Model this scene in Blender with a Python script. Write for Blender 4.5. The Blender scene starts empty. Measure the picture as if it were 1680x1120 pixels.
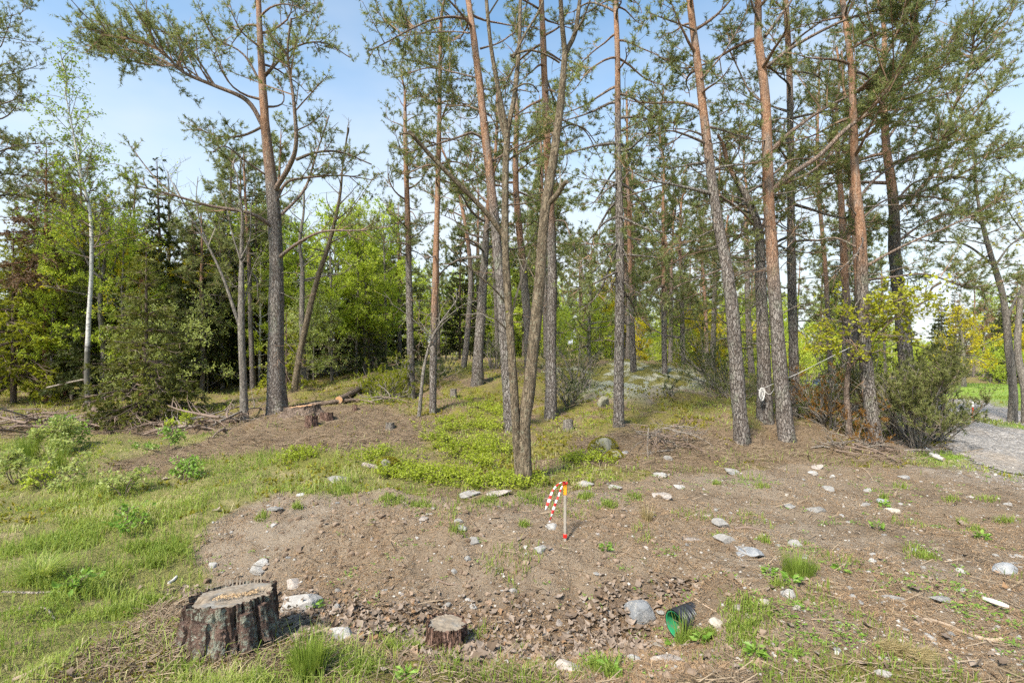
import bpy, math
import numpy as np

# ---------------------------------------------------------------- camera, sky, sun, exposure
scene = bpy.context.scene
F = 840.0                     # focal length in pixels of the 1680 px wide photograph
EYE = 1.6
cam_data = bpy.data.cameras.new('camera')
cam_data.lens = 18.0
cam_data.sensor_width = 36.0
cam_data.sensor_fit = 'HORIZONTAL'
cam_data.clip_start = 0.05
cam_data.clip_end = 2000.0
cam = bpy.data.objects.new('camera', cam_data)
cam.location = (0.0, 0.0, EYE)
cam.rotation_euler = (math.radians(90), 0, 0)
scene.collection.objects.link(cam)
scene.camera = cam

SUN_EL, SUN_AZ = math.radians(48), math.radians(215)   # azimuth clockwise from +Y: behind the camera, to the left
world = bpy.data.worlds.new('World')
scene.world = world
world.use_nodes = True
wn, wl = world.node_tree.nodes, world.node_tree.links
wn.clear()
sky = wn.new('ShaderNodeTexSky')
sky.sky_type = 'NISHITA'
sky.sun_disc = False
sky.sun_elevation = SUN_EL
sky.sun_rotation = SUN_AZ
sky.air_density = 1.0
sky.dust_density = 0.3
sky.ozone_density = 0.8
# thin bright veil of cloud over the blue, thicker towards the horizon
tcw = wn.new('ShaderNodeTexCoord')
cl = wn.new('ShaderNodeTexNoise')
cl.inputs['Scale'].default_value = 1.6
cl.inputs['Detail'].default_value = 5.0
cl.inputs['Roughness'].default_value = 0.55
mpw = wn.new('ShaderNodeMapping')
mpw.inputs['Scale'].default_value = (1.0, 1.0, 2.2)
wl.new(tcw.outputs['Generated'], mpw.inputs['Vector'])
wl.new(mpw.outputs['Vector'], cl.inputs['Vector'])
sepw = wn.new('ShaderNodeSeparateXYZ')
wl.new(tcw.outputs['Generated'], sepw.inputs[0])
elr = wn.new('ShaderNodeMapRange')
elr.inputs['From Min'].default_value = 0.0
elr.inputs['From Max'].default_value = 0.55
elr.inputs['To Min'].default_value = 0.95
elr.inputs['To Max'].default_value = 0.0
wl.new(sepw.outputs['Z'], elr.inputs['Value'])
clr = wn.new('ShaderNodeMapRange')
clr.inputs['From Min'].default_value = 0.35
clr.inputs['From Max'].default_value = 0.7
clr.inputs['To Min'].default_value = -0.12
clr.inputs['To Max'].default_value = 0.3
wl.new(cl.outputs['Fac'], clr.inputs['Value'])
addw = wn.new('ShaderNodeMath'); addw.operation = 'ADD'; addw.use_clamp = True
wl.new(elr.outputs[0], addw.inputs[0]); wl.new(clr.outputs[0], addw.inputs[1])
mixw = wn.new('ShaderNodeMix'); mixw.data_type = 'RGBA'
wl.new(addw.outputs[0], mixw.inputs[0])
wbal = wn.new('ShaderNodeMix'); wbal.data_type = 'RGBA'; wbal.blend_type = 'MULTIPLY'; wbal.inputs[0].default_value = 1.0
wl.new(sky.outputs[0], wbal.inputs[6]); wbal.inputs[7].default_value = (0.80, 1.04, 1.06, 1.0)     # white balance of the photograph
wl.new(wbal.outputs[2], mixw.inputs[6])
mixw.inputs[7].default_value = (3.75, 3.9, 4.05, 1.0)
bgw = wn.new('ShaderNodeBackground')
bgw.inputs['Strength'].default_value = 0.12
wl.new(mixw.outputs[2], bgw.inputs['Color'])
ow = wn.new('ShaderNodeOutputWorld')
wl.new(bgw.outputs[0], ow.inputs['Surface'])

sun_data = bpy.data.lights.new('sun', 'SUN')
sun_data.energy = 4.0
sun_data.angle = math.radians(11)
sun_data.color = (1.0, 0.93, 0.82)
sun = bpy.data.objects.new('sun', sun_data)
scene.collection.objects.link(sun)
sun.rotation_euler = (math.radians(90) - SUN_EL, 0, -SUN_AZ + math.pi)
sun.location = (0, 0, 30)

scene.view_settings.view_transform = 'Standard'
scene.view_settings.look = 'None'
scene.view_settings.gamma = 1.0
scene.view_settings.use_curve_mapping = False
scene.view_settings.exposure = 1.12
scene.render.engine = 'CYCLES'
scene.cycles.max_bounces = 5
scene.cycles.diffuse_bounces = 3
scene.cycles.glossy_bounces = 2
scene.cycles.transmission_bounces = 3
scene.cycles.transparent_max_bounces = 4
scene.cycles.use_adaptive_sampling = True
scene.cycles.adaptive_threshold = 0.024
scene.cycles.use_light_tree = False
scene.cycles.use_denoising = False
scene.cycles.debug_use_spatial_splits = True
scene.cycles.sample_clamp_indirect = 4.0

C = scene.collection
PI = math.pi

# ---------------------------------------------------------------- mesh helpers
def nrm(v):
    return v / np.maximum(np.linalg.norm(v, axis=-1, keepdims=True), 1e-9)

class MB:
    """collects vertices and faces; builds ONE mesh"""
    def __init__(s):
        s.v, s.f, s.t, s.m, s.n = [], [], [], [], 0
    def add(s, v, f, tint=0.5, mat=0):
        v = np.asarray(v, float).reshape(-1, 3)
        f = np.asarray(f, np.int64)
        s.v.append(v)
        s.f.append(f + s.n)
        s.t.append(np.broadcast_to(np.asarray(tint, float), (len(v),)).copy())
        s.m.append(np.full(len(f), mat, np.int32))
        s.n += len(v)
        return s
    def mesh(s, name, mats, smooth=False, origin=(0, 0, 0)):
        me = bpy.data.meshes.new(name)
        if not isinstance(mats, (list, tuple)):
            mats = [mats]
        for m in mats:
            me.materials.append(m)
        if s.n:
            v = np.concatenate(s.v) - np.asarray(origin, float)
            sizes = np.concatenate([np.full(len(f), f.shape[1], np.int64) for f in s.f if len(f)])
            loops = np.concatenate([f.ravel() for f in s.f if len(f)])
            mi = np.concatenate(s.m)
            me.vertices.add(len(v)); me.vertices.foreach_set('co', v.astype(np.float32).ravel())
            me.loops.add(len(loops)); me.loops.foreach_set('vertex_index', loops.astype(np.int32))
            me.polygons.add(len(sizes))
            st = np.zeros(len(sizes), np.int32); st[1:] = np.cumsum(sizes)[:-1]
            me.polygons.foreach_set('loop_start', st)
            me.polygons.foreach_set('use_smooth', np.full(len(sizes), smooth, bool))
            if mi.any():
                me.polygons.foreach_set('material_index', mi)
            a = me.attributes.new('tint', 'FLOAT', 'POINT')
            a.data.foreach_set('value', np.concatenate(s.t).astype(np.float32))
            me.update(calc_edges=True)
        return me

def link(name, me, parent=None, loc=None, rot=None, scl=None):
    o = bpy.data.objects.new(name, me)
    C.objects.link(o)
    if parent is not None:
        o.parent = parent
    if loc is not None: o.location = loc
    if rot is not None: o.rotation_euler = rot
    if scl is not None: o.scale = (scl,) * 3 if np.isscalar(scl) else scl
    return o

def tag(o, label=None, cat=None, group=None, kind=None):
    if label: o['label'] = label
    if cat: o['category'] = cat
    if group: o['group'] = group
    if kind: o['kind'] = kind
    return o

def empty(name, loc, label, cat, group=None, rz=0.0):
    o = bpy.data.objects.new(name, None)
    o.empty_display_size = 0.2
    C.objects.link(o)
    o.location = loc
    o.rotation_euler = (0, 0, rz)
    return tag(o, label, cat, group)

def copy_tree(root, loc, rz, scl, label, group=None):
    r = root.copy(); C.objects.link(r)
    r.location = loc; r.rotation_euler = (0, 0, rz); r.scale = scl if not np.isscalar(scl) else (scl,) * 3
    r['label'] = label
    if group: r['group'] = group
    for ch in root.children:
        c = ch.copy(); C.objects.link(c); c.parent = r
        for g in ch.children:
            d = g.copy(); C.objects.link(d); d.parent = c
    return r

# value noise
def _h(i, j, s):
    n = (i * 374761393 + j * 668265263 + s * 974634777) & 0x7fffffff
    n = ((n ^ (n >> 13)) * 1274126177) & 0x7fffffff
    n = (n ^ (n >> 16)) & 0xffff
    return n / 65535.0
def vnoise(x, y, s=0):
    x = np.asarray(x, float); y = np.asarray(y, float)
    xi = np.floor(x).astype(np.int64); yi = np.floor(y).astype(np.int64)
    u = x - xi; v = y - yi
    u = u * u * (3 - 2 * u); v = v * v * (3 - 2 * v)
    a = _h(xi, yi, s); b = _h(xi + 1, yi, s); c = _h(xi, yi + 1, s); d = _h(xi + 1, yi + 1, s)
    return (a * (1 - u) + b * u) * (1 - v) + (c * (1 - u) + d * u) * v
def fbm(x, y, s=0, o=4, g=0.5):
    r = 0.0; a = 1.0; t = 0.0
    for k in range(o):
        r = r + a * vnoise(x * 2 ** k + 13.7 * k, y * 2 ** k - 7.1 * k, s + k); t += a; a *= g
    return r / t
def sstep(a, b, x):
    t = np.clip((np.asarray(x, float) - a) / (b - a), 0, 1)
    return t * t * (3 - 2 * t)

def resample(pts, vals, step):
    """Catmull-Rom through pts, evenly resampled; vals ride along"""
    P = np.asarray(pts, float); V = np.asarray(vals, float)
    if V.ndim == 1: V = V[:, None]
    A = np.vstack([2 * P[0] - P[1], P, 2 * P[-1] - P[-2]])
    out, ov = [], []
    for i in range(len(P) - 1):
        p0, p1, p2, p3 = A[i], A[i + 1], A[i + 2], A[i + 3]
        n = max(2, int(np.linalg.norm(p2 - p1) / step) + 1)
        t = np.linspace(0, 1, n, endpoint=False)[:, None]
        out.append(0.5 * (2 * p1 + (p2 - p0) * t + (2 * p0 - 5 * p1 + 4 * p2 - p3) * t ** 2 + (3 * p1 - p0 - 3 * p2 + p3) * t ** 3))
        ov.append(V[i] * (1 - t) + V[i + 1] * t)
    out.append(P[-1:]); ov.append(V[-1:])
    return np.vstack(out), np.vstack(ov)

def tube(mb, pts, rad, sides=8, tint=0.5, cap=True, wob=0.0, seed=0, lobes=None, mat=0):
    P = np.asarray(pts, float); n = len(P)
    T = nrm(np.gradient(P, axis=0))
    ref = np.array([1.0, 0, 0]) if abs(T[0][0]) < 0.9 else np.array([0, 1.0, 0])
    N = np.zeros_like(P); u = ref - T[0] * ref.dot(T[0]); u /= np.linalg.norm(u); N[0] = u
    for i in range(1, n):
        u = N[i - 1] - T[i] * N[i - 1].dot(T[i]); N[i] = u / max(np.linalg.norm(u), 1e-9)
    B = np.cross(T, N)
    th = np.linspace(0, 2 * PI, sides, endpoint=False)
    R = np.asarray(rad, float)[:, None] * np.ones(sides)[None]
    if wob:
        s = np.arange(n)[:, None] * 0.37
        R = R * (1 + wob * (vnoise(np.cos(th)[None] * 1.7 + 5 + seed * 3.1, s + np.sin(th)[None] * 1.7 + 9, seed) - 0.5) * 2)
    if lobes is not None:
        R = R * lobes
    V = P[:, None] + R[..., None] * (np.cos(th)[None, :, None] * N[:, None] + np.sin(th)[None, :, None] * B[:, None])
    i = np.arange(n - 1)[:, None] * sides; j = np.arange(sides)[None]; k = (j + 1) % sides
    f = np.stack([i + j, i + k, i + sides + k, i + sides + j], -1).reshape(-1, 4)
    t = tint if np.isscalar(tint) else np.repeat(np.asarray(tint, float), sides)
    mb.add(V.reshape(-1, 3), f, t, mat)
    if cap:
        for e, c in ((0, P[0]), (n - 1, P[-1])):
            ring = V[e]
            vv = np.vstack([ring, c[None]])
            jj = np.arange(sides); kk = (jj + 1) % sides
            ff = np.stack([kk, jj, np.full(sides, sides)], -1) if e == 0 else np.stack([jj, kk, np.full(sides, sides)], -1)
            tt = t if np.isscalar(t) else t[e * sides]
            mb.add(vv, ff, tt, mat)

def prisms(mb, p0, p1, r0, r1, tint=0.5):
    """three-sided tubes for many straight pieces at once"""
    p0 = np.asarray(p0, float); p1 = np.asarray(p1, float); m = len(p0)
    if m == 0: return
    T = nrm(p1 - p0)
    ref = np.where(np.abs(T[:, 2:3]) < 0.9, np.array([[0, 0, 1.0]]), np.array([[1.0, 0, 0]]))
    N = nrm(np.cross(T, ref)); B = np.cross(T, N)
    r0 = np.broadcast_to(np.asarray(r0, float), (m,))[:, None, None]; r1 = np.broadcast_to(np.asarray(r1, float), (m,))[:, None, None]
    th = np.array([0, 2 * PI / 3, 4 * PI / 3])
    ring = np.cos(th)[None, :, None] * N[:, None] + np.sin(th)[None, :, None] * B[:, None]
    V = np.concatenate([p0[:, None] + r0 * ring, p1[:, None] + r1 * ring], 1)
    b = np.arange(m)[:, None] * 6
    q = np.array([[0, 1, 4, 3], [1, 2, 5, 4], [2, 0, 3, 5]])
    f = (b[:, None] + q[None]).reshape(-1, 4)
    t = tint if np.isscalar(tint) else np.repeat(tint, 6)
    mb.add(V.reshape(-1, 3), f, t)

def rdir(n, rg):
    v = rg.normal(size=(n, 3)); return nrm(v)

def tufts(mb, c, ax, size, K, rg, w=0.10, spread=(0.35, 1.15), tint=None):
    """needle tufts: K thin blades fanning out round an axis"""
    n = len(c)
    if n == 0: return
    c = np.repeat(c, K, 0); ax = np.repeat(nrm(ax), K, 0); sz = np.repeat(np.broadcast_to(size, (n,)), K) * rg.uniform(0.7, 1.15, n * K)
    pv = nrm(np.cross(ax, rdir(n * K, rg)))
    a = rg.uniform(spread[0], spread[1], n * K)[:, None]
    d = ax * np.cos(a) + pv * np.sin(a)
    wv = nrm(np.cross(d, rdir(n * K, rg))) * (sz * w * 0.5)[:, None]
    c0 = c + ax * (rg.uniform(-0.5, 0.25, n * K) * sz)[:, None]
    V = np.stack([c0 - wv, c0 + wv, c0 + d * sz[:, None]], 1).reshape(-1, 3)
    f = np.arange(n * K * 3).reshape(-1, 3)
    tn = rg.uniform(0, 1, n) if tint is None else np.clip(np.broadcast_to(tint, (n,)) + rg.normal(0, 0.13, n), 0, 1)
    mb.add(V, f, np.repeat(tn, K * 3))

def leaves(mb, c, size, rg, tint=None, flat=0.0, aspect=0.6, dirv=None):
    """leaf quads folded a little along the midrib"""
    n = len(c)
    if n == 0: return
    u = rdir(n, rg) if dirv is None else nrm(dirv + 0.5 * rdir(n, rg))
    u[:, 2] *= (1 - flat); u = nrm(u)
    r = rdir(n, rg)
    if flat: r = nrm(r * (1 - flat) + np.array([0, 0, 1.0]) * flat)
    s = nrm(np.cross(u, r)); w = np.cross(s, u)
    L = np.broadcast_to(size, (n,)) * rg.uniform(0.65, 1.25, n)
    Lc = L[:, None]
    a = c; b = c + u * Lc * 0.5 + s * Lc * aspect * 0.5 + w * Lc * 0.12
    t = c + u * Lc; d = c + u * Lc * 0.5 - s * Lc * aspect * 0.5 + w * Lc * 0.12
    V = np.stack([a, b, t, d], 1).reshape(-1, 3)
    f = np.arange(n * 4).reshape(-1, 4)
    tn = rg.uniform(0, 1, n) if tint is None else np.clip(np.broadcast_to(tint, (n,)) + rg.normal(0, 0.15, n), 0, 1)
    mb.add(V, f, np.repeat(tn, 4))

# ---------------------------------------------------------------- material helpers
class G:
    def __init__(s, name):
        s.m = bpy.data.materials.new(name); s.m.use_nodes = True
        s.n, s.l = s.m.node_tree.nodes, s.m.node_tree.links
        s.n.clear()
        s.out = s.n.new('ShaderNodeOutputMaterial')
    def put(s, sock, val):
        if isinstance(val, bpy.types.NodeSocket): s.l.new(val, sock)
        elif isinstance(val, (tuple, list)):
            sock.default_value = tuple(val) + ((1.0,) if len(val) == 3 and len(sock.default_value) == 4 else ())
        else: sock.default_value = val
    def coord(s, scale=(1, 1, 1), which='Object'):
        t = s.n.new('ShaderNodeTexCoord'); m = s.n.new('ShaderNodeMapping')
        m.inputs['Scale'].default_value = scale
        s.l.new(t.outputs[which], m.inputs['Vector']); return m.outputs[0]
    def noise(s, vec, scale, detail=4, rough=0.55, dist=0.0):
        t = s.n.new('ShaderNodeTexNoise'); s.put(t.inputs['Vector'], vec)
        t.inputs['Scale'].default_value = scale; t.inputs['Detail'].default_value = detail
        t.inputs['Roughness'].default_value = rough; t.inputs['Distortion'].default_value = dist
        return t.outputs['Fac']
    def vor(s, vec, scale, feature='F1', out='Distance', rnd=1.0):
        t = s.n.new('ShaderNodeTexVoronoi'); t.feature = feature; s.put(t.inputs['Vector'], vec)
        t.inputs['Scale'].default_value = scale; t.inputs['Randomness'].default_value = rnd
        return t.outputs[out]
    def ramp(s, fac, a, b, lo=0.0, hi=1.0):
        t = s.n.new('ShaderNodeMapRange'); s.put(t.inputs['Value'], fac)
        t.inputs['From Min'].default_value = a; t.inputs['From Max'].default_value = b
        t.inputs['To Min'].default_value = lo; t.inputs['To Max'].default_value = hi
        t.interpolation_type = 'SMOOTHSTEP'; return t.outputs[0]
    def mix(s, fac, a, b, blend='MIX'):
        t = s.n.new('ShaderNodeMix'); t.data_type = 'RGBA'; t.blend_type = blend
        s.put(t.inputs[0], fac); s.put(t.inputs[6], a); s.put(t.inputs[7], b); return t.outputs[2]
    def math(s, op, a, b=0.0, clamp=False):
        t = s.n.new('ShaderNodeMath'); t.operation = op; t.use_clamp = clamp
        s.put(t.inputs[0], a); s.put(t.inputs[1], b); return t.outputs[0]
    def attr(s, name, out='Fac'):
        t = s.n.new('ShaderNodeAttribute'); t.attribute_name = name; return t.outputs[out]
    def chans(s, name):
        t = s.n.new('ShaderNodeAttribute'); t.attribute_name = name
        p = s.n.new('ShaderNodeSeparateColor'); s.l.new(t.outputs['Color'], p.inputs[0])
        return p.outputs[0], p.outputs[1], p.outputs[2], t.outputs['Alpha']
    def rand(s):
        return s.n.new('ShaderNodeObjectInfo').outputs['Random']
    def vary(s, col, fac, amt):
        """value variation: col * (1 +- amt)"""
        t = s.n.new('ShaderNodeHueSaturation'); s.put(t.inputs['Color'], col)
        s.put(t.inputs['Value'], s.ramp(fac, 0.0, 1.0, 1 - amt, 1 + amt)); return t.outputs[0]
    def bump(s, h, strength=0.5, dist=0.02, prev=None):
        t = s.n.new('ShaderNodeBump'); s.put(t.inputs['Height'], h)
        t.inputs['Strength'].default_value = strength; t.inputs['Distance'].default_value = dist
        if prev is not None: s.l.new(prev, t.inputs['Normal'])
        return t.outputs[0]
    def bsdf(s, col, rough=0.85, normal=None, spec=0.25, **kw):
        t = s.n.new('ShaderNodeBsdfPrincipled'); s.put(t.inputs['Base Color'], col)
        s.put(t.inputs['Roughness'], rough); t.inputs['Specular IOR Level'].default_value = spec
        for k, v in kw.items(): s.put(t.inputs[k], v)
        if normal is not None: s.l.new(normal, t.inputs['Normal'])
        return t.outputs[0]
    def done(s, sh):
        s.l.new(sh, s.out.inputs['Surface']); return s.m

def leafmat(name, a, b, trans=0.4, gloss=0.5, objvar=0.0, c=None):
    g = G(name)
    t = g.attr('tint')
    col = g.mix(t, a, b)
    if c is not None:
        col = g.mix(g.ramp(t, 0.8, 1.0), col, c)
    if objvar:
        col = g.vary(col, g.rand(), objvar)
    d = g.bsdf(col, gloss, spec=0.3)
    tr = g.n.new('ShaderNodeBsdfTranslucent'); g.put(tr.inputs['Color'], g.mix(0.5, col, (b[0] * 1.3, b[1] * 1.25, b[2] * 0.7)))
    mx = g.n.new('ShaderNodeMixShader'); mx.inputs[0].default_value = trans
    g.l.new(d, mx.inputs[1]); g.l.new(tr.outputs[0], mx.inputs[2])
    return g.done(mx.outputs[0])

def plain(name, col, rough=0.7, nscale=0, var=0.25, bump=0.0, spec=0.3, metallic=0.0):
    g = G(name); c = col; nm = None
    if nscale:
        v = g.coord(); n = g.noise(v, nscale, 5, 0.6)
        c = g.vary(col, n, var)
        if bump: nm = g.bump(n, bump, 0.01)
    return g.done(g.bsdf(c, rough, nm, spec, Metallic=metallic))

M = {}
def m_pine():
    g = G('pine_bark'); v = g.coord((1, 1, 0.32)); v2 = g.coord((1, 1, 0.6))
    age = g.attr('tint')                 # 0 grey plated lower bark .. 1 orange flaky upper bark
    w = g.noise(v, 9, 3, 0.6, 0.0)
    nz = g.n.new('ShaderNodeTexNoise'); g.put(nz.inputs['Vector'], v2); nz.inputs['Scale'].default_value = 16; nz.inputs['Detail'].default_value = 3
    vd = g.n.new('ShaderNodeVectorMath'); vd.operation = 'MULTIPLY_ADD'; g.l.new(nz.outputs['Color'], vd.inputs[0]); vd.inputs[1].default_value = (0.05, 0.05, 0.05); g.l.new(v, vd.inputs[2])
    vv = vd.outputs[0]
    e = g.vor(vv, 36, 'DISTANCE_TO_EDGE'); c = g.vor(vv, 36, 'F1', 'Color')
    e2 = g.vor(v2, 46, 'DISTANCE_TO_EDGE')
    crack = g.ramp(e, 0.0, 0.13); crack2 = g.ramp(e2, 0.0, 0.2)
    sep = g.n.new('ShaderNodeSeparateColor'); g.l.new(c, sep.inputs[0])
    grey = g.mix(sep.outputs[0], (0.162, 0.138, 0.120), (0.285, 0.255, 0.228))
    grey = g.mix(g.ramp(g.noise(v2, 5, 4, 0.6), 0.5, 0.75), grey, (0.225, 0.235, 0.18))
    orange = g.mix(sep.outputs[1], (0.28, 0.15, 0.085), (0.44, 0.275, 0.18))
    orange = g.mix(g.ramp(w, 0.48, 0.66), orange, (0.30, 0.235, 0.19))
    fl = g.noise(v2, 34, 4, 0.7)
    orange = g.mix(g.math('MULTIPLY', g.ramp(fl, 0.52, 0.68), 0.75), orange, (0.16, 0.105, 0.075))
    am = g.math('ADD', age, g.math('MULTIPLY', g.math('SUBTRACT', w, 0.5), 0.7), True)
    col = g.mix(g.ramp(am, 0.3, 0.75), grey, orange)
    ck = g.mix(g.ramp(am, 0.3, 0.8), g.mix(crack, (0.30, 0.25, 0.22), (1, 1, 1)), g.mix(crack2, (0.42, 0.34, 0.30), (1, 1, 1)))
    rg_ = g.math('ABSOLUTE', g.math('SUBTRACT', g.noise(g.coord((1, 1, 0.14)), 40, 3, 0.6, 0.5), 0.5))
    col = g.mix(0.7, col, ck, 'MULTIPLY')
    col = g.mix(g.math('MULTIPLY', g.ramp(rg_, 0.05, 0.0), g.math('SUBTRACT', 0.75, g.math('MULTIPLY', age, 0.5))), col, (0.10, 0.075, 0.06))
    h = g.math('ADD', g.math('MULTIPLY', crack, g.math('SUBTRACT', 1.15, age)), g.math('MULTIPLY', g.noise(v2, 60, 3, 0.6), 0.4))
    nm = g.bump(h, 0.9, 0.018)
    return g.done(g.bsdf(col, 0.9, nm, 0.15))
M['pine'] = m_pine()

def m_bark(name, c0, c1, lich, lamt, scale=26, zs=0.3, bump=0.7):
    g = G(name); v = g.coord((1, 1, zs)); v2 = g.coord()
    n = g.noise(v, scale, 4, 0.6, 0.4); rid = g.noise(v, scale * 1.3, 3, 0.55, 0.6)
    e = g.math('ABSOLUTE', g.math('SUBTRACT', rid, 0.5))          # meandering fissures
    col = g.mix(g.ramp(n, 0.3, 0.7), c0, c1)
    col = g.mix(g.math('MULTIPLY', g.ramp(e, 0.055, 0.0), 0.7), col, (c0[0] * 0.4, c0[1] * 0.4, c0[2] * 0.4))
    p = g.noise(v2, 24, 6, 0.75)
    col = g.mix(g.math('MULTIPLY', g.ramp(p, 0.66 - lamt * 0.22, 0.74 - lamt * 0.18), 0.85), col, lich)
    h = g.math('ADD', g.ramp(e, 0.0, 0.1), g.math('MULTIPLY', p, 0.6))
    return g.done(g.bsdf(col, 0.92, g.bump(h, bump, 0.015), 0.12))
M['oak'] = m_bark('lichened_oak_bark', (0.12, 0.092, 0.062), (0.235, 0.185, 0.125), (0.24, 0.235, 0.165), 0.5)
M['grey'] = m_bark('grey_bark', (0.17, 0.145, 0.125), (0.28, 0.25, 0.21), (0.27, 0.275, 0.22), 0.4)
M['spruce_bark'] = m_bark('spruce_bark', (0.12, 0.085, 0.065), (0.21, 0.16, 0.125), (0.2, 0.2, 0.16), 0.25)
M['redbark'] = m_bark('reddish_bark', (0.19, 0.09, 0.05), (0.29, 0.15, 0.09), (0.2, 0.15, 0.11), 0.15)
M['twig'] = plain('twig_bark', (0.17, 0.125, 0.095), 0.9, 12, 0.4)
M['twig_pine'] = plain('pine_twig_bark', (0.235, 0.15, 0.095), 0.9, 12, 0.4)
M['twig_grey'] = plain('grey_twig_bark', (0.22, 0.19, 0.155), 0.9, 12, 0.4)
def m_birch():
    g = G('birch_bark'); v = g.coord((1, 1, 3.0)); v2 = g.coord((1, 1, 1))
    t = g.attr('tint')
    n = g.noise(v, 9, 5, 0.65); n2 = g.noise(v2, 5, 4, 0.7)
    white = g.mix(n2, (0.42, 0.40, 0.36), (0.60, 0.58, 0.54))
    col = g.mix(g.ramp(n, 0.56, 0.66), white, (0.06, 0.05, 0.045))
    am = g.math('ADD', t, g.math('SUBTRACT', n2, 0.5))
    col = g.mix(g.ramp(am, 0.35, 0.65), g.mix(n2, (0.05, 0.045, 0.04), (0.17, 0.16, 0.13)), col)
    return g.done(g.bsdf(col, 0.8, g.bump(n, 0.4, 0.01), 0.2))
M['birch'] = m_birch()

M['needle'] = leafmat('pine_needles', (0.105, 0.135, 0.048), (0.28, 0.31, 0.11), 0.42, 0.55, 0.15)
M['needle_far'] = leafmat('far_pine_needles', (0.115, 0.14, 0.05), (0.29, 0.31, 0.12), 0.40, 0.6, 0.25)
M['spruce'] = leafmat('spruce_needles', (0.038, 0.056, 0.015), (0.105, 0.12, 0.03), 0.28, 0.55, 0.25)
M['spruce_olive'] = leafmat('olive_spruce_needles', (0.085, 0.098, 0.02), (0.225, 0.235, 0.05), 0.38, 0.55)
M['spruce_lime'] = leafmat('fresh_spruce_needles', (0.12, 0.15, 0.012), (0.38, 0.40, 0.03), 0.45, 0.55)
M['spruce_dead'] = leafmat('dry_brown_needles', (0.12, 0.075, 0.045), (0.21, 0.13, 0.07), 0.25, 0.7, 0.2)
M['juniper'] = leafmat('juniper_needles', (0.045, 0.07, 0.022), (0.14, 0.16, 0.05), 0.3, 0.6)
M['juniper_grey'] = leafmat('dull_juniper_needles', (0.09, 0.105, 0.03), (0.23, 0.24, 0.08), 0.3, 0.6)
M['juniper_rust'] = leafmat('rusty_juniper_needles', (0.19, 0.085, 0.018), (0.36, 0.19, 0.04), 0.35, 0.7)
M['leaf'] = leafmat('spring_green_leaves', (0.31, 0.40, 0.04), (0.61, 0.69, 0.12), 0.58, 0.45, 0.15)
M['leaf_yellow'] = leafmat('yellow_green_leaves', (0.38, 0.34, 0.015), (0.72, 0.62, 0.04), 0.5, 0.45, 0.12)
M['leaf_oak'] = leafmat('young_oak_leaves', (0.24, 0.27, 0.02), (0.50, 0.50, 0.04), 0.5, 0.45)
M['leaf_grey'] = leafmat('pale_sallow_leaves', (0.22, 0.29, 0.06), (0.50, 0.55, 0.20), 0.48, 0.5)
M['leaf_birch'] = leafmat('birch_leaves', (0.16, 0.25, 0.02), (0.38, 0.48, 0.05), 0.5, 0.45)
M['leaf_deep'] = leafmat('deep_green_leaves', (0.27, 0.36, 0.035), (0.55, 0.64, 0.10), 0.58, 0.45, 0.2)
M['leaf_rust'] = leafmat('pinkish_brown_foliage', (0.24, 0.14, 0.08), (0.42, 0.29, 0.17), 0.4, 0.6, 0.1)
M['blueberry'] = leafmat('bilberry_leaves', (0.17, 0.235, 0.02), (0.43, 0.49, 0.05), 0.45, 0.5)
M['grass'] = leafmat('grass_blades', (0.165, 0.25, 0.035), (0.42, 0.48, 0.115), 0.42, 0.6, c=(0.55, 0.47, 0.26))
M['grass_lush'] = leafmat('lush_grass_blades', (0.15, 0.225, 0.03), (0.33, 0.40, 0.08), 0.4, 0.6, c=(0.46, 0.42, 0.18))
M['straw'] = leafmat('dry_grass_blades', (0.26, 0.20, 0.09), (0.50, 0.41, 0.22), 0.3, 0.7)
M['weed'] = leafmat('weed_leaves', (0.13, 0.25, 0.03), (0.30, 0.44, 0.09), 0.4, 0.4)
M['deadleaf'] = leafmat('dead_oak_leaves', (0.13, 0.09, 0.06), (0.38, 0.305, 0.245), 0.15, 0.75, c=(0.28, 0.165, 0.085))
M['moss_tuft'] = leafmat('moss', (0.13, 0.12, 0.012), (0.34, 0.30, 0.03), 0.3, 0.8)

def m_litter():
    g = G('twig_litter'); t = g.attr('tint')
    col = g.mix(t, (0.12, 0.082, 0.052), (0.33, 0.255, 0.175))
    return g.done(g.bsdf(col, 0.9, None, 0.1))
M['litter'] = m_litter()
def m_needle_litter():
    g = G('fallen_needles'); t = g.attr('tint')
    col = g.mix(t, (0.20, 0.12, 0.065), (0.42, 0.29, 0.17))
    return g.done(g.bsdf(col, 0.9, None, 0.1))
M['needle_litter'] = m_needle_litter()

def m_rock(name, a, b, dark, lich, lam):
    g = G(name); v = g.coord()
    n = g.noise(v, 3.2, 7, 0.65, 0.3); f = g.noise(v, 38, 4, 0.7); sp = g.noise(v, 120, 2, 0.6)
    col = g.mix(g.ramp(n, 0.3, 0.7), a, b)
    col = g.vary(col, g.rand(), 0.22)
    col = g.mix(g.ramp(f, 0.55, 0.8), col, dark)
    col = g.mix(g.math('MULTIPLY', g.ramp(sp, 0.58, 0.66), 0.5), col, (0.12, 0.11, 0.10))
    col = g.mix(g.math('MULTIPLY', g.ramp(g.noise(v, 7, 5, 0.7), 0.56, 0.66), lam), col, lich)
    h = g.math('ADD', n, g.math('MULTIPLY', f, 0.35))
    return g.done(g.bsdf(col, 0.85, g.bump(h, 0.6, 0.03), 0.25))
M['rock'] = m_rock('granite', (0.24, 0.225, 0.205), (0.36, 0.34, 0.315), (0.24, 0.225, 0.205), (0.42, 0.36, 0.28), 0.5)
M['rock_pink'] = m_rock('pinkish_granite', (0.34, 0.285, 0.24), (0.47, 0.41, 0.36), (0.30, 0.25, 0.21), (0.58, 0.56, 0.52), 0.5)
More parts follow.
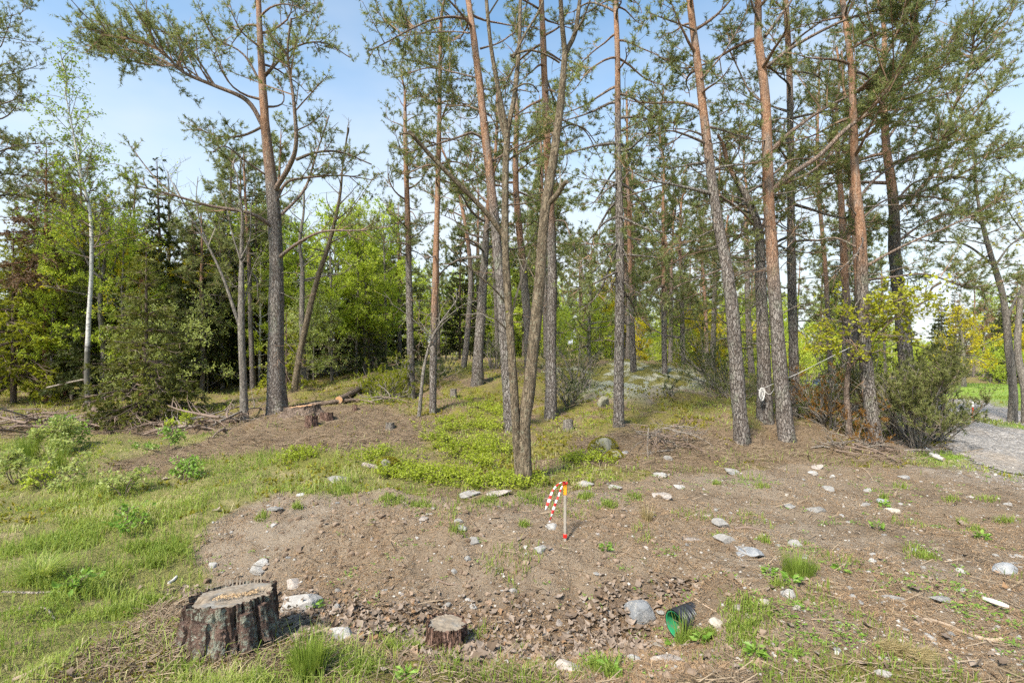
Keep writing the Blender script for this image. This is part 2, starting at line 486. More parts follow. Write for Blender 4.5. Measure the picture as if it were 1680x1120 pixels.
M['rock_blue'] = m_rock('blue_grey_stone', (0.22, 0.23, 0.24), (0.36, 0.36, 0.36), (0.17, 0.175, 0.18), (0.46, 0.43, 0.38), 0.7)
M['rock_white'] = m_rock('whitish_stone', (0.32, 0.30, 0.275), (0.45, 0.43, 0.40), (0.24, 0.22, 0.195), (0.62, 0.58, 0.52), 0.4)
M['rock_tan'] = m_rock('tan_stone', (0.35, 0.30, 0.24), (0.48, 0.43, 0.36), (0.24, 0.20, 0.16), (0.5, 0.47, 0.42), 0.5)
M['rock_mossy'] = m_rock('mossy_stone', (0.20, 0.19, 0.13), (0.30, 0.28, 0.22), (0.1, 0.1, 0.07), (0.21, 0.20, 0.03), 1.0)
def m_pebble():
    g = G('loose_pebbles'); t = g.attr('tint')
    col = g.mix(t, (0.19, 0.165, 0.14), (0.44, 0.41, 0.365))
    return g.done(g.bsdf(col, 0.85, None, 0.2))
M['pebble'] = m_pebble()
def m_clod():
    g = G('earth_clods'); t = g.attr('tint')
    col = g.mix(t, (0.13, 0.09, 0.06), (0.27, 0.20, 0.145))
    return g.done(g.bsdf(col, 0.95, None, 0.05))
M['clod'] = m_clod()
def m_moss():
    g = G('moss_cushion'); v = g.coord(); n = g.noise(v, 30, 5, 0.7); b = g.noise(v, 4, 3)
    col = g.mix(n, (0.12, 0.105, 0.01), (0.36, 0.30, 0.03)); col = g.mix(g.ramp(b, 0.5, 0.75), col, (0.17, 0.19, 0.025))
    return g.done(g.bsdf(col, 0.95, g.bump(n, 1.0, 0.03), 0.05))
M['moss'] = m_moss()
def m_lichen():
    g = G('lichen_bedrock'); v = g.coord(); n = g.noise(v, 1.8, 6, 0.65); f = g.noise(v, 14, 5, 0.7)
    col = g.mix(g.ramp(f, 0.35, 0.65), (0.33, 0.315, 0.21), (0.56, 0.54, 0.42))
    col = g.mix(g.ramp(n, 0.43, 0.54), col, g.mix(f, (0.13, 0.12, 0.03), (0.27, 0.24, 0.07)))
    return g.done(g.bsdf(col, 0.95, g.bump(g.math('ADD', n, f), 0.9, 0.08), 0.1))
M['lichen'] = m_lichen()
def m_cut(name, a, b, ring, grey):
    g = G(name); v = g.coord()
    ln = g.n.new('ShaderNodeTexWave'); ln.wave_type = 'RINGS'; ln.rings_direction = 'SPHERICAL'
    g.put(ln.inputs['Vector'], v); ln.inputs['Scale'].default_value = ring; ln.inputs['Distortion'].default_value = 2.5; ln.inputs['Detail'].default_value = 3
    n = g.noise(v, 9, 5, 0.65); f = g.noise(g.coord((1, 14, 1)), 14, 3)
    col = g.mix(g.math('MULTIPLY', ln.outputs['Fac'], 0.5), a, b)
    col = g.mix(g.ramp(n, 0.45, 0.65), col, grey); col = g.vary(col, f, 0.2)
    return g.done(g.bsdf(col, 0.85, g.bump(g.math('ADD', n, g.math('MULTIPLY', ln.outputs['Fac'], 0.2)), 0.4, 0.01), 0.15))
M['cut_grey'] = m_cut('weathered_cut_wood', (0.27, 0.22, 0.165), (0.19, 0.15, 0.11), 14, (0.24, 0.225, 0.20))
M['cut_fresh'] = m_cut('fresh_cut_wood', (0.50, 0.28, 0.14), (0.40, 0.20, 0.09), 18, (0.46, 0.34, 0.23))
M['sawdust'] = plain('sawdust', (0.46, 0.32, 0.18), 0.95, 60, 0.4, 0.6)
def m_stumpbark():
    g = G('stump_bark'); v = g.coord((1, 1, 0.35)); v2 = g.coord(); t = g.attr('tint')
    n = g.noise(v, 16, 6, 0.65, 0.5); f = g.noise(v2, 60, 4, 0.7)
    col = g.mix(g.ramp(n, 0.3, 0.7), (0.055, 0.036, 0.028), (0.21, 0.14, 0.11))
    p = g.noise(v2, 15, 6, 0.8)
    lc = g.mix(f, (0.16, 0.165, 0.125), (0.36, 0.37, 0.30))
    pk = g.math('MULTIPLY', g.ramp(p, 0.49, 0.58), g.ramp(t, 0.3, 0.6))
    col = g.mix(pk, col, lc)
    return g.done(g.bsdf(col, 0.92, g.bump(g.math('ADD', n, g.math('MULTIPLY', f, 0.6)), 1.0, 0.035), 0.1))
M['stump_bark'] = m_stumpbark()
M['stump_bark_red'] = m_bark('red_brown_stump_bark', (0.12, 0.07, 0.05), (0.27, 0.17, 0.13), (0.28, 0.2, 0.16), 0.2, 30, 0.25, 1.0)
M['log_bark'] = m_bark('log_bark', (0.14, 0.10, 0.075), (0.27, 0.205, 0.16), (0.30, 0.27, 0.23), 0.35, 20, 0.5)
M['deadwood'] = m_bark('bleached_deadwood', (0.26, 0.215, 0.17), (0.42, 0.36, 0.30), (0.33, 0.30, 0.27), 0.2, 30, 0.2)
M['stick'] = plain('bare_stick', (0.36, 0.27, 0.19), 0.85, 14, 0.35, 0.3)
M['stick_dark'] = plain('dark_stick', (0.20, 0.145, 0.11), 0.85, 14, 0.35, 0.3)
M['birch_white'] = plain('peeling_white_birch', (0.62, 0.58, 0.54), 0.8, 9, 0.3, 0.3)
M['stake'] = plain('weathered_stake_wood', (0.33, 0.29, 0.24), 0.85, 22, 0.3, 0.4)
M['orange_tape'] = plain('orange_paint', (0.85, 0.36, 0.02), 0.5, 15, 0.12)
M['red_tape'] = plain('red_tape', (0.62, 0.02, 0.015), 0.45, 15, 0.12)
M['red_print'] = plain('red_ribbon', (0.68, 0.035, 0.03), 0.4, 9, 0.15)
M['white_print'] = plain('white_ribbon', (0.82, 0.80, 0.80), 0.4, 9, 0.08)
M['pipe_black'] = plain('black_plastic', (0.022, 0.023, 0.026), 0.38, 30, 0.4, 0.05, 0.5)
def m_lining():
    g = G('green_plastic_lining'); v = g.coord(); n = g.noise(v, 9, 5, 0.7)
    col = g.mix(g.ramp(n, 0.58, 0.76), (0.014, 0.22, 0.088), (0.13, 0.105, 0.07))       # dried mud on the plastic
    return g.done(g.bsdf(col, g.ramp(n, 0.4, 0.6, 0.35, 0.8), None, 0.4))
M['pipe_green'] = m_lining()
M['rope'] = plain('white_rope', (0.66, 0.64, 0.61), 0.85, 60, 0.2, 0.3)
M['car_paint'] = plain('blue_car_paint', (0.03, 0.07, 0.13), 0.22, 0, spec=0.6)
M['car_glass'] = plain('car_glass', (0.10, 0.15, 0.17), 0.08, 0, spec=0.7)
M['car_dark'] = plain('black_trim', (0.02, 0.02, 0.02), 0.6)
M['car_lamp'] = plain('lamp_glass', (0.7, 0.7, 0.7), 0.15, spec=0.6)
M['car_rim'] = plain('alloy', (0.5, 0.5, 0.5), 0.35, metallic=0.8)
# ---------------------------------------------------------------- terrain
def cp(px, py, z):
    d = (EYE - z) * F / (py - 560.0)
    return ((px - 840.0) / F * d, d, z)
CTRL = [cp(*a) for a in [
    (0, 1120, .02), (420, 1120, .02), (840, 1120, 0), (1260, 1120, 0), (1680, 1120, 0),
    (0, 980, 0), (150, 930, -.05), (250, 958, -.13), (330, 950, -.16), (370, 1075, .0), (480, 1075, -.02), (250, 1040, .0),
    (480, 1005, -.17), (600, 1018, -.2), (700, 1022, -.22), (850, 1028, -.24), (980, 1038, -.26), (1085, 1052, -.28),
    (560, 1080, -.03), (720, 1090, -.05), (900, 1095, -.04), (1020, 1100, -.05), (1180, 1065, -.05), (1170, 1010, -.03),
    (480, 900, -.02), (700, 900, 0), (900, 920, -.03), (1020, 960, -.1), (420, 850, .07), (600, 812, .13), (760, 830, .11),
    (927, 888, .02), (1000, 800, .1), (862, 795, .1), (300, 800, .02), (150, 800, 0), (0, 800, 0), (560, 787, .15),
    (700, 720, .25), (515, 690, .36), (640, 690, .3), (676, 650, .38), (455, 672, .28), (400, 692, .16), (250, 720, .03),
    (145, 672, .0), (0, 700, 0), (50, 640, .05), (250, 650, .05), (600, 635, .5), (783, 628, .65), (710, 675, .3), (836, 705, .25),
    (903, 685, .3), (960, 640, .6), (1015, 695, .3), (1000, 604, .9), (1060, 594, 1.0), (1140, 614, .8), (1090, 616, .8),
    (1217, 725, .18), (1292, 722, .15), (1255, 687, .35), (1437, 735, .05), (1340, 690, .2), (1200, 612, .7),
    (1400, 850, 0), (1560, 770, 0), (1600, 790, 0), (1650, 760, -.02), (1610, 715, -.08), (1660, 690, -.12), (1600, 652, -.5),
    (1580, 632, -1.0), (1500, 660, -.35), (1680, 900, 0), (1680, 1000, 0), (1100, 900, 0), (1250, 950, 0), (1200, 780, .07)]]
CTRL += [(-60, 20, .2), (-60, 60, .5), (-22, 28, .2), (-8, 30, .4), (3, 28, .3), (0, 60, 0), (-30, 95, .5), (20, 40, -1.7), (14.1, 24, -1.6),
         (10, 26, -.6), (40, 60, -1.9), (60, 20, -1.2), (60, 95, -1.8), (0, 100, 0), (-10, -10, 0), (10, -10, 0), (0, 0, 0.02), (-6, 0, 0.02),
         (6, 0, 0), (-9, 4, 0), (9, 4, 0), (-25, 5, 0), (25, 6, -.2), (-30, -10, 0), (30, -10, 0), (33, 24, -1.2)]
CT = np.array(CTRL)
def _tps(r2):
    return np.where(r2 > 1e-12, 0.5 * r2 * np.log(np.maximum(r2, 1e-12)), 0.0)
def _solve():
    X = CT[:, :2]; n = len(X)
    K = _tps(((X[:, None] - X[None]) ** 2).sum(-1)) + np.eye(n) * 0.02
    Pm = np.hstack([np.ones((n, 1)), X])
    A = np.zeros((n + 3, n + 3)); A[:n, :n] = K; A[:n, n:] = Pm; A[n:, :n] = Pm.T
    b = np.zeros(n + 3); b[:n] = CT[:, 2]
    return np.linalg.solve(A, b)
WT = _solve()
def Hbase(x, y):
    x = np.clip(np.asarray(x, float), -70, 70); y = np.clip(np.asarray(y, float), -20, 110)
    sh = x.shape; x = x.ravel(); y = y.ravel(); out = np.empty_like(x)
    for i in range(0, len(x), 60000):
        xs, ys = x[i:i + 60000], y[i:i + 60000]
        r2 = (xs[:, None] - CT[None, :, 0]) ** 2 + (ys[:, None] - CT[None, :, 1]) ** 2
        out[i:i + 60000] = _tps(r2) @ WT[:-3] + WT[-3] + WT[-2] * xs + WT[-1] * ys
    return np.clip(out, -3, 3).reshape(sh)
def H(x, y):
    """ground height without the small clods"""
    x = np.asarray(x, float); y = np.asarray(y, float)
    far = sstep(4.0, 9.0, y)
    mound = 0.25 * np.exp(-(((x - 1.26) / 0.17) ** 2 + ((y - 3.13) / 0.2) ** 2))      # earth heaped over the drain pipe
    return Hbase(x, y) + mound + (fbm(x * 1.3, y * 1.3, 3, 3) - 0.5) * (0.07 + 0.16 * far) + (vnoise(x * 4.2, y * 4.2, 8) - 0.5) * (0.035 + 0.05 * far)
def gp(px, py, tmax=70.0):
    """where the view ray through a photo pixel meets the ground (used once, to lay out the place)"""
    t = np.concatenate([np.arange(1.2, 12, 0.01), np.arange(12, tmax, 0.04)])
    x = (px - 840.0) / F * t; z = EYE - (py - 560.0) / F * t
    below = z < H(x, t)
    k = int(np.argmax(below)) if below.any() else len(t) - 1
    return np.array([x[k], t[k], float(H(x[k:k + 1], t[k:k + 1])[0])])
def gpoly(pts):
    return np.array([gp(*p)[:2] for p in pts])
def at(px, py, d):
    return np.array([(px - 840.0) / F * d, d, EYE - (py - 560.0) / F * d])
def ground(x, y):
    return float(Hfull(np.array([x]), np.array([y]))[0])
def sdf(x, y, poly):
    """signed distance to a polygon, positive inside"""
    x = np.asarray(x, float); y = np.asarray(y, float)
    d = np.full(x.shape, 1e9); ins = np.zeros(x.shape, bool); n = len(poly)
    for i in range(n):
        a = poly[i]; b = poly[(i + 1) % n]; e = b - a
        t = np.clip(((x - a[0]) * e[0] + (y - a[1]) * e[1]) / max(e @ e, 1e-9), 0, 1)
        d = np.minimum(d, (x - a[0] - t * e[0]) ** 2 + (y - a[1] - t * e[1]) ** 2)
        c = ((a[1] > y) != (b[1] > y)) & (x < (b[0] - a[0]) * (y - a[1]) / (b[1] - a[1] + 1e-12) + a[0])
        ins ^= c
    d = np.sqrt(d)
    return np.where(ins, d, -d)

Z_DIRT = gpoly([(285, 925), (330, 860), (390, 820), (470, 808), (620, 806), (700, 822), (800, 832), (900, 822), (1000, 800), (1100, 778), (1300, 762),
                (1500, 760), (1590, 772), (1680, 782), (1830, 800), (1980, 960), (1980, 1120), (1200, 1119), (900, 1119), (700, 1095), (640, 1062), (480, 1062), (440, 975), (330, 965)])
Z_LITTER = [gpoly([(150, 775), (230, 745), (330, 722), (420, 690), (520, 668), (640, 668), (720, 690), (690, 735), (560, 745), (430, 748), (330, 755), (260, 785)]),
            gpoly([(930, 715), (1030, 700), (1120, 705), (1230, 735), (1330, 738), (1450, 745), (1540, 752), (1480, 765), (1250, 768), (1080, 778), (960, 760)]),
            gpoly([(90, 1119), (180, 1050), (250, 1000), (300, 980), (480, 1000), (540, 1050), (560, 1119)]),
            gpoly([(1200, 735), (1180, 712), (1260, 690), (1330, 690), (1450, 720), (1560, 735), (1500, 752), (1330, 745)]),
            gpoly([(20, 700), (120, 690), (300, 690), (400, 690), (380, 705), (200, 712), (60, 718), (0, 715)])]
Z_LEAF = gpoly([(240, 975), (300, 948), (460, 980), (600, 985), (760, 975), (950, 975), (1060, 935), (1150, 930), (1180, 960), (1090, 1010), (1090, 1065), (960, 1090), (740, 1090), (640, 1058), (460, 1062), (430, 1000), (330, 990)])
Z_BLUE = [gpoly([(680, 705), (740, 682), (820, 700), (860, 735), (850, 775), (760, 765), (700, 740)]),
          gpoly([(400, 770), (480, 735), (560, 740), (640, 745), (760, 770), (900, 790), (990, 770), (1000, 735), (960, 742), (900, 775), (870, 812), (700, 800), (560, 785)]),
          gpoly([(580, 655), (640, 630), (680, 640), (660, 665), (610, 672)]),
          gpoly([(760, 655), (840, 660), (850, 690), (780, 690)]),
          gpoly([(930, 745), (1000, 735), (1020, 760), (960, 795), (900, 800)])]
Z_LAWN = gpoly([(1545, 650), (1560, 629), (1700, 627), (2000, 634), (2000, 700), (1690, 676), (1600, 654)])
Z_STRIP = gpoly([(1572, 681), (1600, 682), (1660, 694), (1700, 704), (1690, 709), (1640, 700), (1590, 690)])
Z_ROAD = gpoly([(1500, 672), (1540, 656), (1575, 654), (1620, 660), (1690, 676), (1800, 700), (2000, 745), (2000, 820), (1760, 790), (1660, 778), (1590, 762), (1560, 738), (1545, 712)])
Z_LICHEN = gpoly([(960, 640), (975, 604), (1040, 594), (1110, 606), (1160, 618), (1140, 640), (1060, 650)])
Z_SIDEGRASS = gpoly([(1480, 752), (1500, 738), (1560, 742), (1610, 735), (1625, 748), (1580, 768), (1520, 765)])

def cover(x, y):
    """what covers the ground: weights 0..1"""
    w = (fbm(x * 1.1, y * 1.1, 21, 4) - 0.5); w2 = (fbm(x * 4.5, y * 4.5, 31, 3) - 0.5)
    jit = w * 0.5 + w2 * 0.22
    near = np.clip(np.asarray(y) / 8.0, 0.35, 2.5)
    k = {}
    k['dirt'] = sstep(-0.06, 0.10, sdf(x, y, Z_DIRT) + jit * 1.15)
    L = np.full(np.shape(x), -9.0)
    for z in Z_LITTER: L = np.maximum(L, sdf(x, y, z) / near)
    k['litter'] = sstep(-0.15, 0.2, L + jit * 0.9)
    k['leaf'] = sstep(-0.05, 0.18, sdf(x, y, Z_LEAF) + jit * 0.6)
    B = np.full(np.shape(x), -9.0)
    for z in Z_BLUE: B = np.maximum(B, sdf(x, y, z) / near)
    k['blue'] = sstep(-0.05, 0.2, B + jit * 0.8)
    k['lawn'] = sstep(-0.2, 0.3, sdf(x, y, Z_LAWN) + jit)
    k['strip'] = sstep(-0.1, 0.15, sdf(x, y, Z_STRIP) + jit * 0.3)
    k['road'] = sstep(-0.12, 0.15, sdf(x, y, Z_ROAD) + jit * 0.9) * (1 - k['strip'])
    k['fringe'] = sstep(-1.3, 0.1, sdf(x, y, Z_ROAD) + jit * 2.0) * sstep(5.2, 6.2, y)
    k['lichen'] = sstep(-0.4, 0.4, sdf(x, y, Z_LICHEN) / 1.6 + jit * 1.6)
    k['side'] = sstep(-0.05, 0.15, sdf(x, y, Z_SIDEGRASS) + jit * 0.4)
    k['left'] = sstep(0.0, -1.1, np.asarray(x) + 0.12 * np.asarray(y) + w * 1.2) * sstep(9.5, 7.5, y)
    k['wood'] = sstep(9.0, 12.0, y) * sstep(5.0, 1.0, np.asarray(x) * 1.0)
    k['w'] = w; k['w2'] = w2
    return k
def Hfine(x, y, k):
    d = k['dirt']
    n = (fbm(x * 7, y * 7, 41, 3) - 0.5) * 0.085 + (fbm(x * 19, y * 19, 51, 3) - 0.5) * 0.05
    soft = (fbm(x * 6, y * 6, 61, 3) - 0.5) * 0.07
    amp = 1.0 - 0.45 * sstep(0.6, 2.2, np.asarray(x)) * sstep(3.0, 4.5, y)      # trodden flatter on the right
    fade = sstep(26, 12, y)
    edge = (d * (1 - d)) * 0.12 * sstep(4.0, 5.0, y) * sstep(1.0, -0.6, x)
    r = k['road']
    return ((n * d * amp + soft * (1 - d)) * (1 - 0.85 * r) + edge) * fade
def Hfull(x, y):
    return H(x, y) + Hfine(x, y, cover(x, y))

def spaced(lo, hi, step, far_lo, far_hi, g):
    a = list(np.arange(lo, hi, step)); s = step; v = a[-1]
    while v < far_hi:
        s *= g; v += s; a.append(v)
    s = step; v = lo; b = []
    while v > far_lo:
        s *= g; v -= s; b.append(v)
    return np.array(b[::-1] + a)
GX = spaced(-4.4, 5.2, 0.042, -420, 420, 1.08)
GY = spaced(2.1, 6.2, 0.036, -25, 600, 1.03)
gx, gy = np.meshgrid(GX, GY)
gk = cover(gx, gy)
gz = H(gx, gy) + Hfine(gx, gy, gk)
def grid_faces(nx, ny):
    i = np.arange(ny - 1)[:, None] * nx; j = np.arange(nx - 1)[None]
    return np.stack([i + j, i + j + 1, i + nx + j + 1, i + nx + j], -1).reshape(-1, 4)

def m_ground():
    g = G('forest_ground'); v = g.coord()
    grass, litter, dirt, blue = g.chans('cover_a')
    lichen, gravel, leaf, lawn = g.chans('cover_b')
    n0 = g.noise(v, 0.55, 5, 0.6); n1 = g.noise(v, 3.2, 5, 0.65); n2 = g.noise(v, 16, 5, 0.7); n3 = g.noise(v, 75, 4, 0.7); n4 = g.noise(v, 260, 2, 0.6)
    # mossy forest floor
    floor = g.mix(n2, (0.12, 0.105, 0.035), (0.27, 0.22, 0.085))
    floor = g.mix(g.ramp(n1, 0.42, 0.62), floor, g.mix(n2, (0.13, 0.13, 0.025), (0.28, 0.25, 0.05)))
    floor = g.mix(g.ramp(g.noise(v, 1.3, 4, 0.6), 0.44, 0.6), floor, g.mix(n3, (0.14, 0.095, 0.055), (0.31, 0.225, 0.145)))
    # turf under the grass
    turf = g.mix(n3, (0.12, 0.125, 0.035), (0.30, 0.27, 0.11))
    turf = g.mix(g.ramp(n1, 0.5, 0.7), turf, (0.33, 0.27, 0.14))
    lit = g.mix(n3, (0.12, 0.084, 0.052), (0.30, 0.22, 0.145)); lit = g.mix(g.ramp(n1, 0.5, 0.7), lit, (0.15, 0.10, 0.055)); lit = g.mix(g.ramp(n2, 0.55, 0.75), lit, (0.20, 0.175, 0.06))
    # bare sandy soil, browner crumbs and pale dry patches
    soil = g.mix(n2, (0.160, 0.112, 0.070), (0.345, 0.262, 0.180))
    soil = g.mix(g.ramp(n0, 0.42, 0.62), soil, g.mix(n3, (0.205, 0.155, 0.108), (0.35, 0.285, 0.215)))
    soil = g.mix(g.math('MULTIPLY', g.ramp(n3, 0.54, 0.70), 0.6), soil, (0.40, 0.335, 0.26))
    soil = g.mix(g.math('MULTIPLY', g.ramp(n1, 0.52, 0.66), 0.55), soil, (0.225, 0.155, 0.095))
    soil = g.mix(g.math('MULTIPLY', g.ramp(n4, 0.60, 0.68), 0.7), soil, (0.46, 0.42, 0.36))
    soil = g.mix(g.math('MULTIPLY', g.ramp(g.noise(v, 1.05, 6, 0.7), 0.52, 0.64), 0.7), soil, g.mix(n3, (0.105, 0.075, 0.048), (0.22, 0.165, 0.115)))   # darker humus showing through
    lf = g.mix(n3, (0.085, 0.058, 0.04), (0.19, 0.135, 0.095))
    lch = g.mix(n2, (0.28, 0.29, 0.22), (0.55, 0.57, 0.48))
    lwn = g.mix(n3, (0.13, 0.21, 0.03), (0.28, 0.40, 0.07)); lwn = g.mix(g.ramp(n1, 0.52, 0.7), lwn, (0.36, 0.33, 0.17))
    col = g.mix(grass, floor, turf)
    col = g.mix(g.math('MULTIPLY', blue, 0.6), col, (0.16, 0.16, 0.03))
    col = g.mix(litter, col, lit)
    col = g.mix(lichen, col, lch)
    col = g.mix(dirt, col, soil)
    col = g.mix(g.math('MULTIPLY', leaf, 0.75), col, lf)
    col = g.mix(g.math('MULTIPLY', gravel, g.ramp(n2, 0.35, 0.6)), col, g.mix(n3, (0.22, 0.20, 0.185), (0.42, 0.39, 0.365)))
    col = g.mix(lawn, col, lwn)
    h = g.math('ADD', g.math('ADD', g.math('MULTIPLY', n2, 1.0), g.math('MULTIPLY', n3, 0.45)), g.math('MULTIPLY', n4, 0.12))
    return g.done(g.bsdf(col, 0.95, g.bump(h, 1.0, 0.045), 0.1))
M['ground'] = m_ground()
gb = MB(); gb.add(np.stack([gx, gy, gz], -1), grid_faces(len(GX), len(GY)))
gme = gb.mesh('ground', M['ground'], True)
def color_attr(me, name, a, b, c, d):
    at_ = me.attributes.new(name, 'FLOAT_COLOR', 'POINT')
    at_.data.foreach_set('color', np.stack([a, b, c, d], -1).astype(np.float32).ravel())
color_attr(gme, 'cover_a', gk['left'], gk['litter'], gk['dirt'], gk['blue'])
color_attr(gme, 'cover_b', gk['lichen'] * 0.85, gk['fringe'], gk['leaf'], np.maximum(gk['lawn'], np.maximum(gk['strip'], gk['side'])))
tag(link('ground', gme), kind='structure')

# gravel road: its own sheet a few millimetres above the ground
def m_gravel():
    g = G('road_gravel'); v = g.coord(); e = g.vor(v, 26, 'F1', 'Color'); d = g.vor(v, 26); n = g.noise(v, 0.8, 5, 0.6); f = g.noise(v, 90, 3, 0.6)
    sep = g.n.new('ShaderNodeSeparateColor'); g.l.new(e, sep.inputs[0])
    col = g.mix(sep.outputs[0], (0.18, 0.165, 0.15), (0.385, 0.36, 0.335))
    col = g.mix(g.math('MULTIPLY', g.ramp(n, 0.48, 0.66), 0.6), col, (0.33, 0.265, 0.20)); col = g.vary(col, f, 0.25)
    h = g.math('SUBTRACT', g.math('MULTIPLY', f, 0.3), d)
    return g.done(g.bsdf(col, 0.9, g.bump(h, 0.9, 0.04), 0.15))
M['gravel'] = m_gravel()
rx0, rx1 = Z_ROAD[:, 0].min() - 0.3, Z_ROAD[:, 0].max() + 0.3
ry0, ry1 = Z_ROAD[:, 1].min() - 0.3, Z_ROAD[:, 1].max() + 0.3
RX = np.arange(rx0, rx1, 0.09); RY = np.arange(ry0, ry1, 0.09)
rx, ry = np.meshgrid(RX, RY); rk = cover(rx, ry)
# height read from the same ground triangles, so the sheet never dips below
def ground_mesh_z(x, y):
    i = np.clip(np.searchsorted(GX, x) - 1, 0, len(GX) - 2); j = np.clip(np.searchsorted(GY, y) - 1, 0, len(GY) - 2)
    u = (x - GX[i]) / (GX[i + 1] - GX[i]); v = (y - GY[j]) / (GY[j + 1] - GY[j])
    return (gz[j, i] * (1 - u) + gz[j, i + 1] * u) * (1 - v) + (gz[j + 1, i] * (1 - u) + gz[j + 1, i + 1] * u) * v
rz = ground_mesh_z(rx, ry) + 0.010 + (fbm(rx * 5, ry * 5, 71, 2) - 0.5) * 0.008
rf = grid_faces(len(RX), len(RY))
keep = (rk['road'].ravel()[rf] > 0.5).all(1)
used = np.unique(rf[keep]); remap = np.full(rx.size, -1); remap[used] = np.arange(len(used))
rb = MB(); rb.add(np.stack([rx, ry, rz], -1).reshape(-1, 3)[used], remap[rf[keep]])
tag(link('gravel_road', rb.mesh('gravel_road', M['gravel'], True)), kind='structure')
GZ = ground_mesh_z
def gz1(x, y):
    return float(GZ(np.array([x]), np.array([y]))[0])
# ---------------------------------------------------------------- plants: a small growth kit
UP = np.array([0, 0, 1.0])
class Cv:
    """a set of bent shoots: P + L (D t + B t^2)"""
    def __init__(s, P, D, L, B, R): s.P, s.D, s.L, s.B, s.R = P, D, L, B, R
    def at(s, i, t): return s.P[i] + s.L[i, None] * (s.D[i] * t[:, None] + s.B[i] * (t * t)[:, None])
    def tan(s, i, t): return nrm(s.D[i] + 2 * s.B[i] * t[:, None])
    def emit(s, mb, ns, taper=0.35, tint=0.5):
        i = np.arange(len(s.P))
        for k in range(ns):
            a = np.full(len(i), k / ns); b = np.full(len(i), (k + 1) / ns)
            prisms(mb, s.at(i, a), s.at(i, b), s.R * (1 - (1 - taper) * k / ns), s.R * (1 - (1 - taper) * (k + 1) / ns), tint)
class Pl:
    """a set of polylines of equal point count"""
    def __init__(s, A, R0, R1):
        s.A = np.asarray(A, float); s.m = s.A.shape[1]; s.R0, s.R1 = np.asarray(R0, float), np.asarray(R1, float)
        s.L = np.linalg.norm(np.diff(s.A, axis=1), axis=2).sum(1)
    def at(s, i, t):
        f = np.clip(t, 0, 0.9999) * (s.m - 1); k = f.astype(int); u = (f - k)[:, None]
        return s.A[i, k] * (1 - u) + s.A[i, k + 1] * u
    def tan(s, i, t):
        f = np.clip(t, 0, 0.9999) * (s.m - 1); k = f.astype(int)
        return nrm(s.A[i, k + 1] - s.A[i, k])
def spawn(par, i, t, ang, L, R, rg, up=0.15, bend=0.15, planar=0.7):
    P = par.at(i, t); T = par.tan(i, t); n = len(i)
    side = nrm(np.cross(T, UP) + 1e-4 * rdir(n, rg)); v = np.cross(side, T)
    phi = np.where(rg.random(n) < 0.5, 0, PI) + rg.normal(0, 1, n) * (1 - planar) * 1.5
    pv = side * np.cos(phi)[:, None] + v * np.sin(phi)[:, None]
    D = nrm(T * np.cos(ang)[:, None] + pv * np.sin(ang)[:, None] + UP * up)
    B = UP * bend + 0.38 * rdir(n, rg)
    return Cv(P, D, L, B, R)

def grow_limb(p, d, L, rg, m=12, gnarl=0.25, lift=0.3, sag=0.0):
    """a crooked limb as m points"""
    pts = [p]; d = d / np.linalg.norm(d); st = L / (m - 1); w = rg.normal(0, 1, 3)
    for k in range(m - 1):
        w = 0.6 * w + 0.8 * rg.normal(0, 1, 3)
        d = d + gnarl * w * 0.35 + UP * (lift * (k / m) - sag * (1 - k / m)) * 0.25
        d = d / np.linalg.norm(d); pts.append(pts[-1] + d * st)
    return np.array(pts)

def foliage(limbs, rg, sp, mbt, mbf, dens=None):
    """side shoots, twigs and needles or leaves on a set of limbs"""
    nL = len(limbs.L)
    if nL == 0: return
    dens = np.ones(nL) if dens is None else dens
    cnt = np.maximum(1, (limbs.L * sp['sub'] * dens + rg.random(nL)).astype(int))
    i = np.repeat(np.arange(nL), cnt); t = sp['t0'] + (1 - sp['t0']) * rg.random(len(i)) ** 0.8
    L = np.clip(limbs.L[i] * rg.uniform(0.18, 0.5, len(i)) * (1.25 - t), sp['sub_min'], sp['sub_max'])
    R = np.clip(limbs.R0[i] * 0.35, 0.004, 0.016)
    subs = spawn(limbs, i, t, rg.uniform(0.5, 1.4, len(i)), L, R, rg, sp['up'], sp['bend'], sp['planar'])
    subs.emit(mbt, 2 if sp.get('cheap') else 3, 0.4)
    ct = np.maximum(1, (subs.L * sp['twig'] + rg.random(len(subs.L))).astype(int))
    j = np.repeat(np.arange(len(subs.L)), ct); t2 = rg.uniform(0.2, 1.0, len(j))
    tw = spawn(subs, j, t2, rg.uniform(0.35, 1.4, len(j)), rg.uniform(*sp['twl'], len(j)), np.full(len(j), 0.0028), rg, sp['up'], sp['bend'], sp['planar'] * 0.7)
    if not sp.get('notwig'): tw.emit(mbt, 1, 0.5)
    k = np.repeat(np.arange(len(j)), sp['per']); t3 = rg.uniform(0.25, 1.05, len(k))
    if sp.get('keep', 1) < 1:
        q = rg.random(len(k)) < sp['keep']; k, t3 = k[q], t3[q]
    c = tw.at(k, t3); ax = tw.tan(k, t3)
    # clumps of older and younger foliage
    cl = vnoise(c[:, 0] * 1.7 + c[:, 1] * 0.6, c[:, 2] * 1.7 - c[:, 1], 5)
    tint = np.clip(0.15 + 0.7 * cl, 0, 1)
    if sp['type'] == 'needle':
        tufts(mbf, c, ax, sp['size'], sp['K'], rg, sp['w'], sp.get('spread', (0.35, 1.15)), tint)
    else:
        c = c + rdir(len(c), rg) * sp['size'] * 0.6
        leaves(mbf, c, sp['size'], rg, tint, 0.15, sp.get('aspect', 0.62))

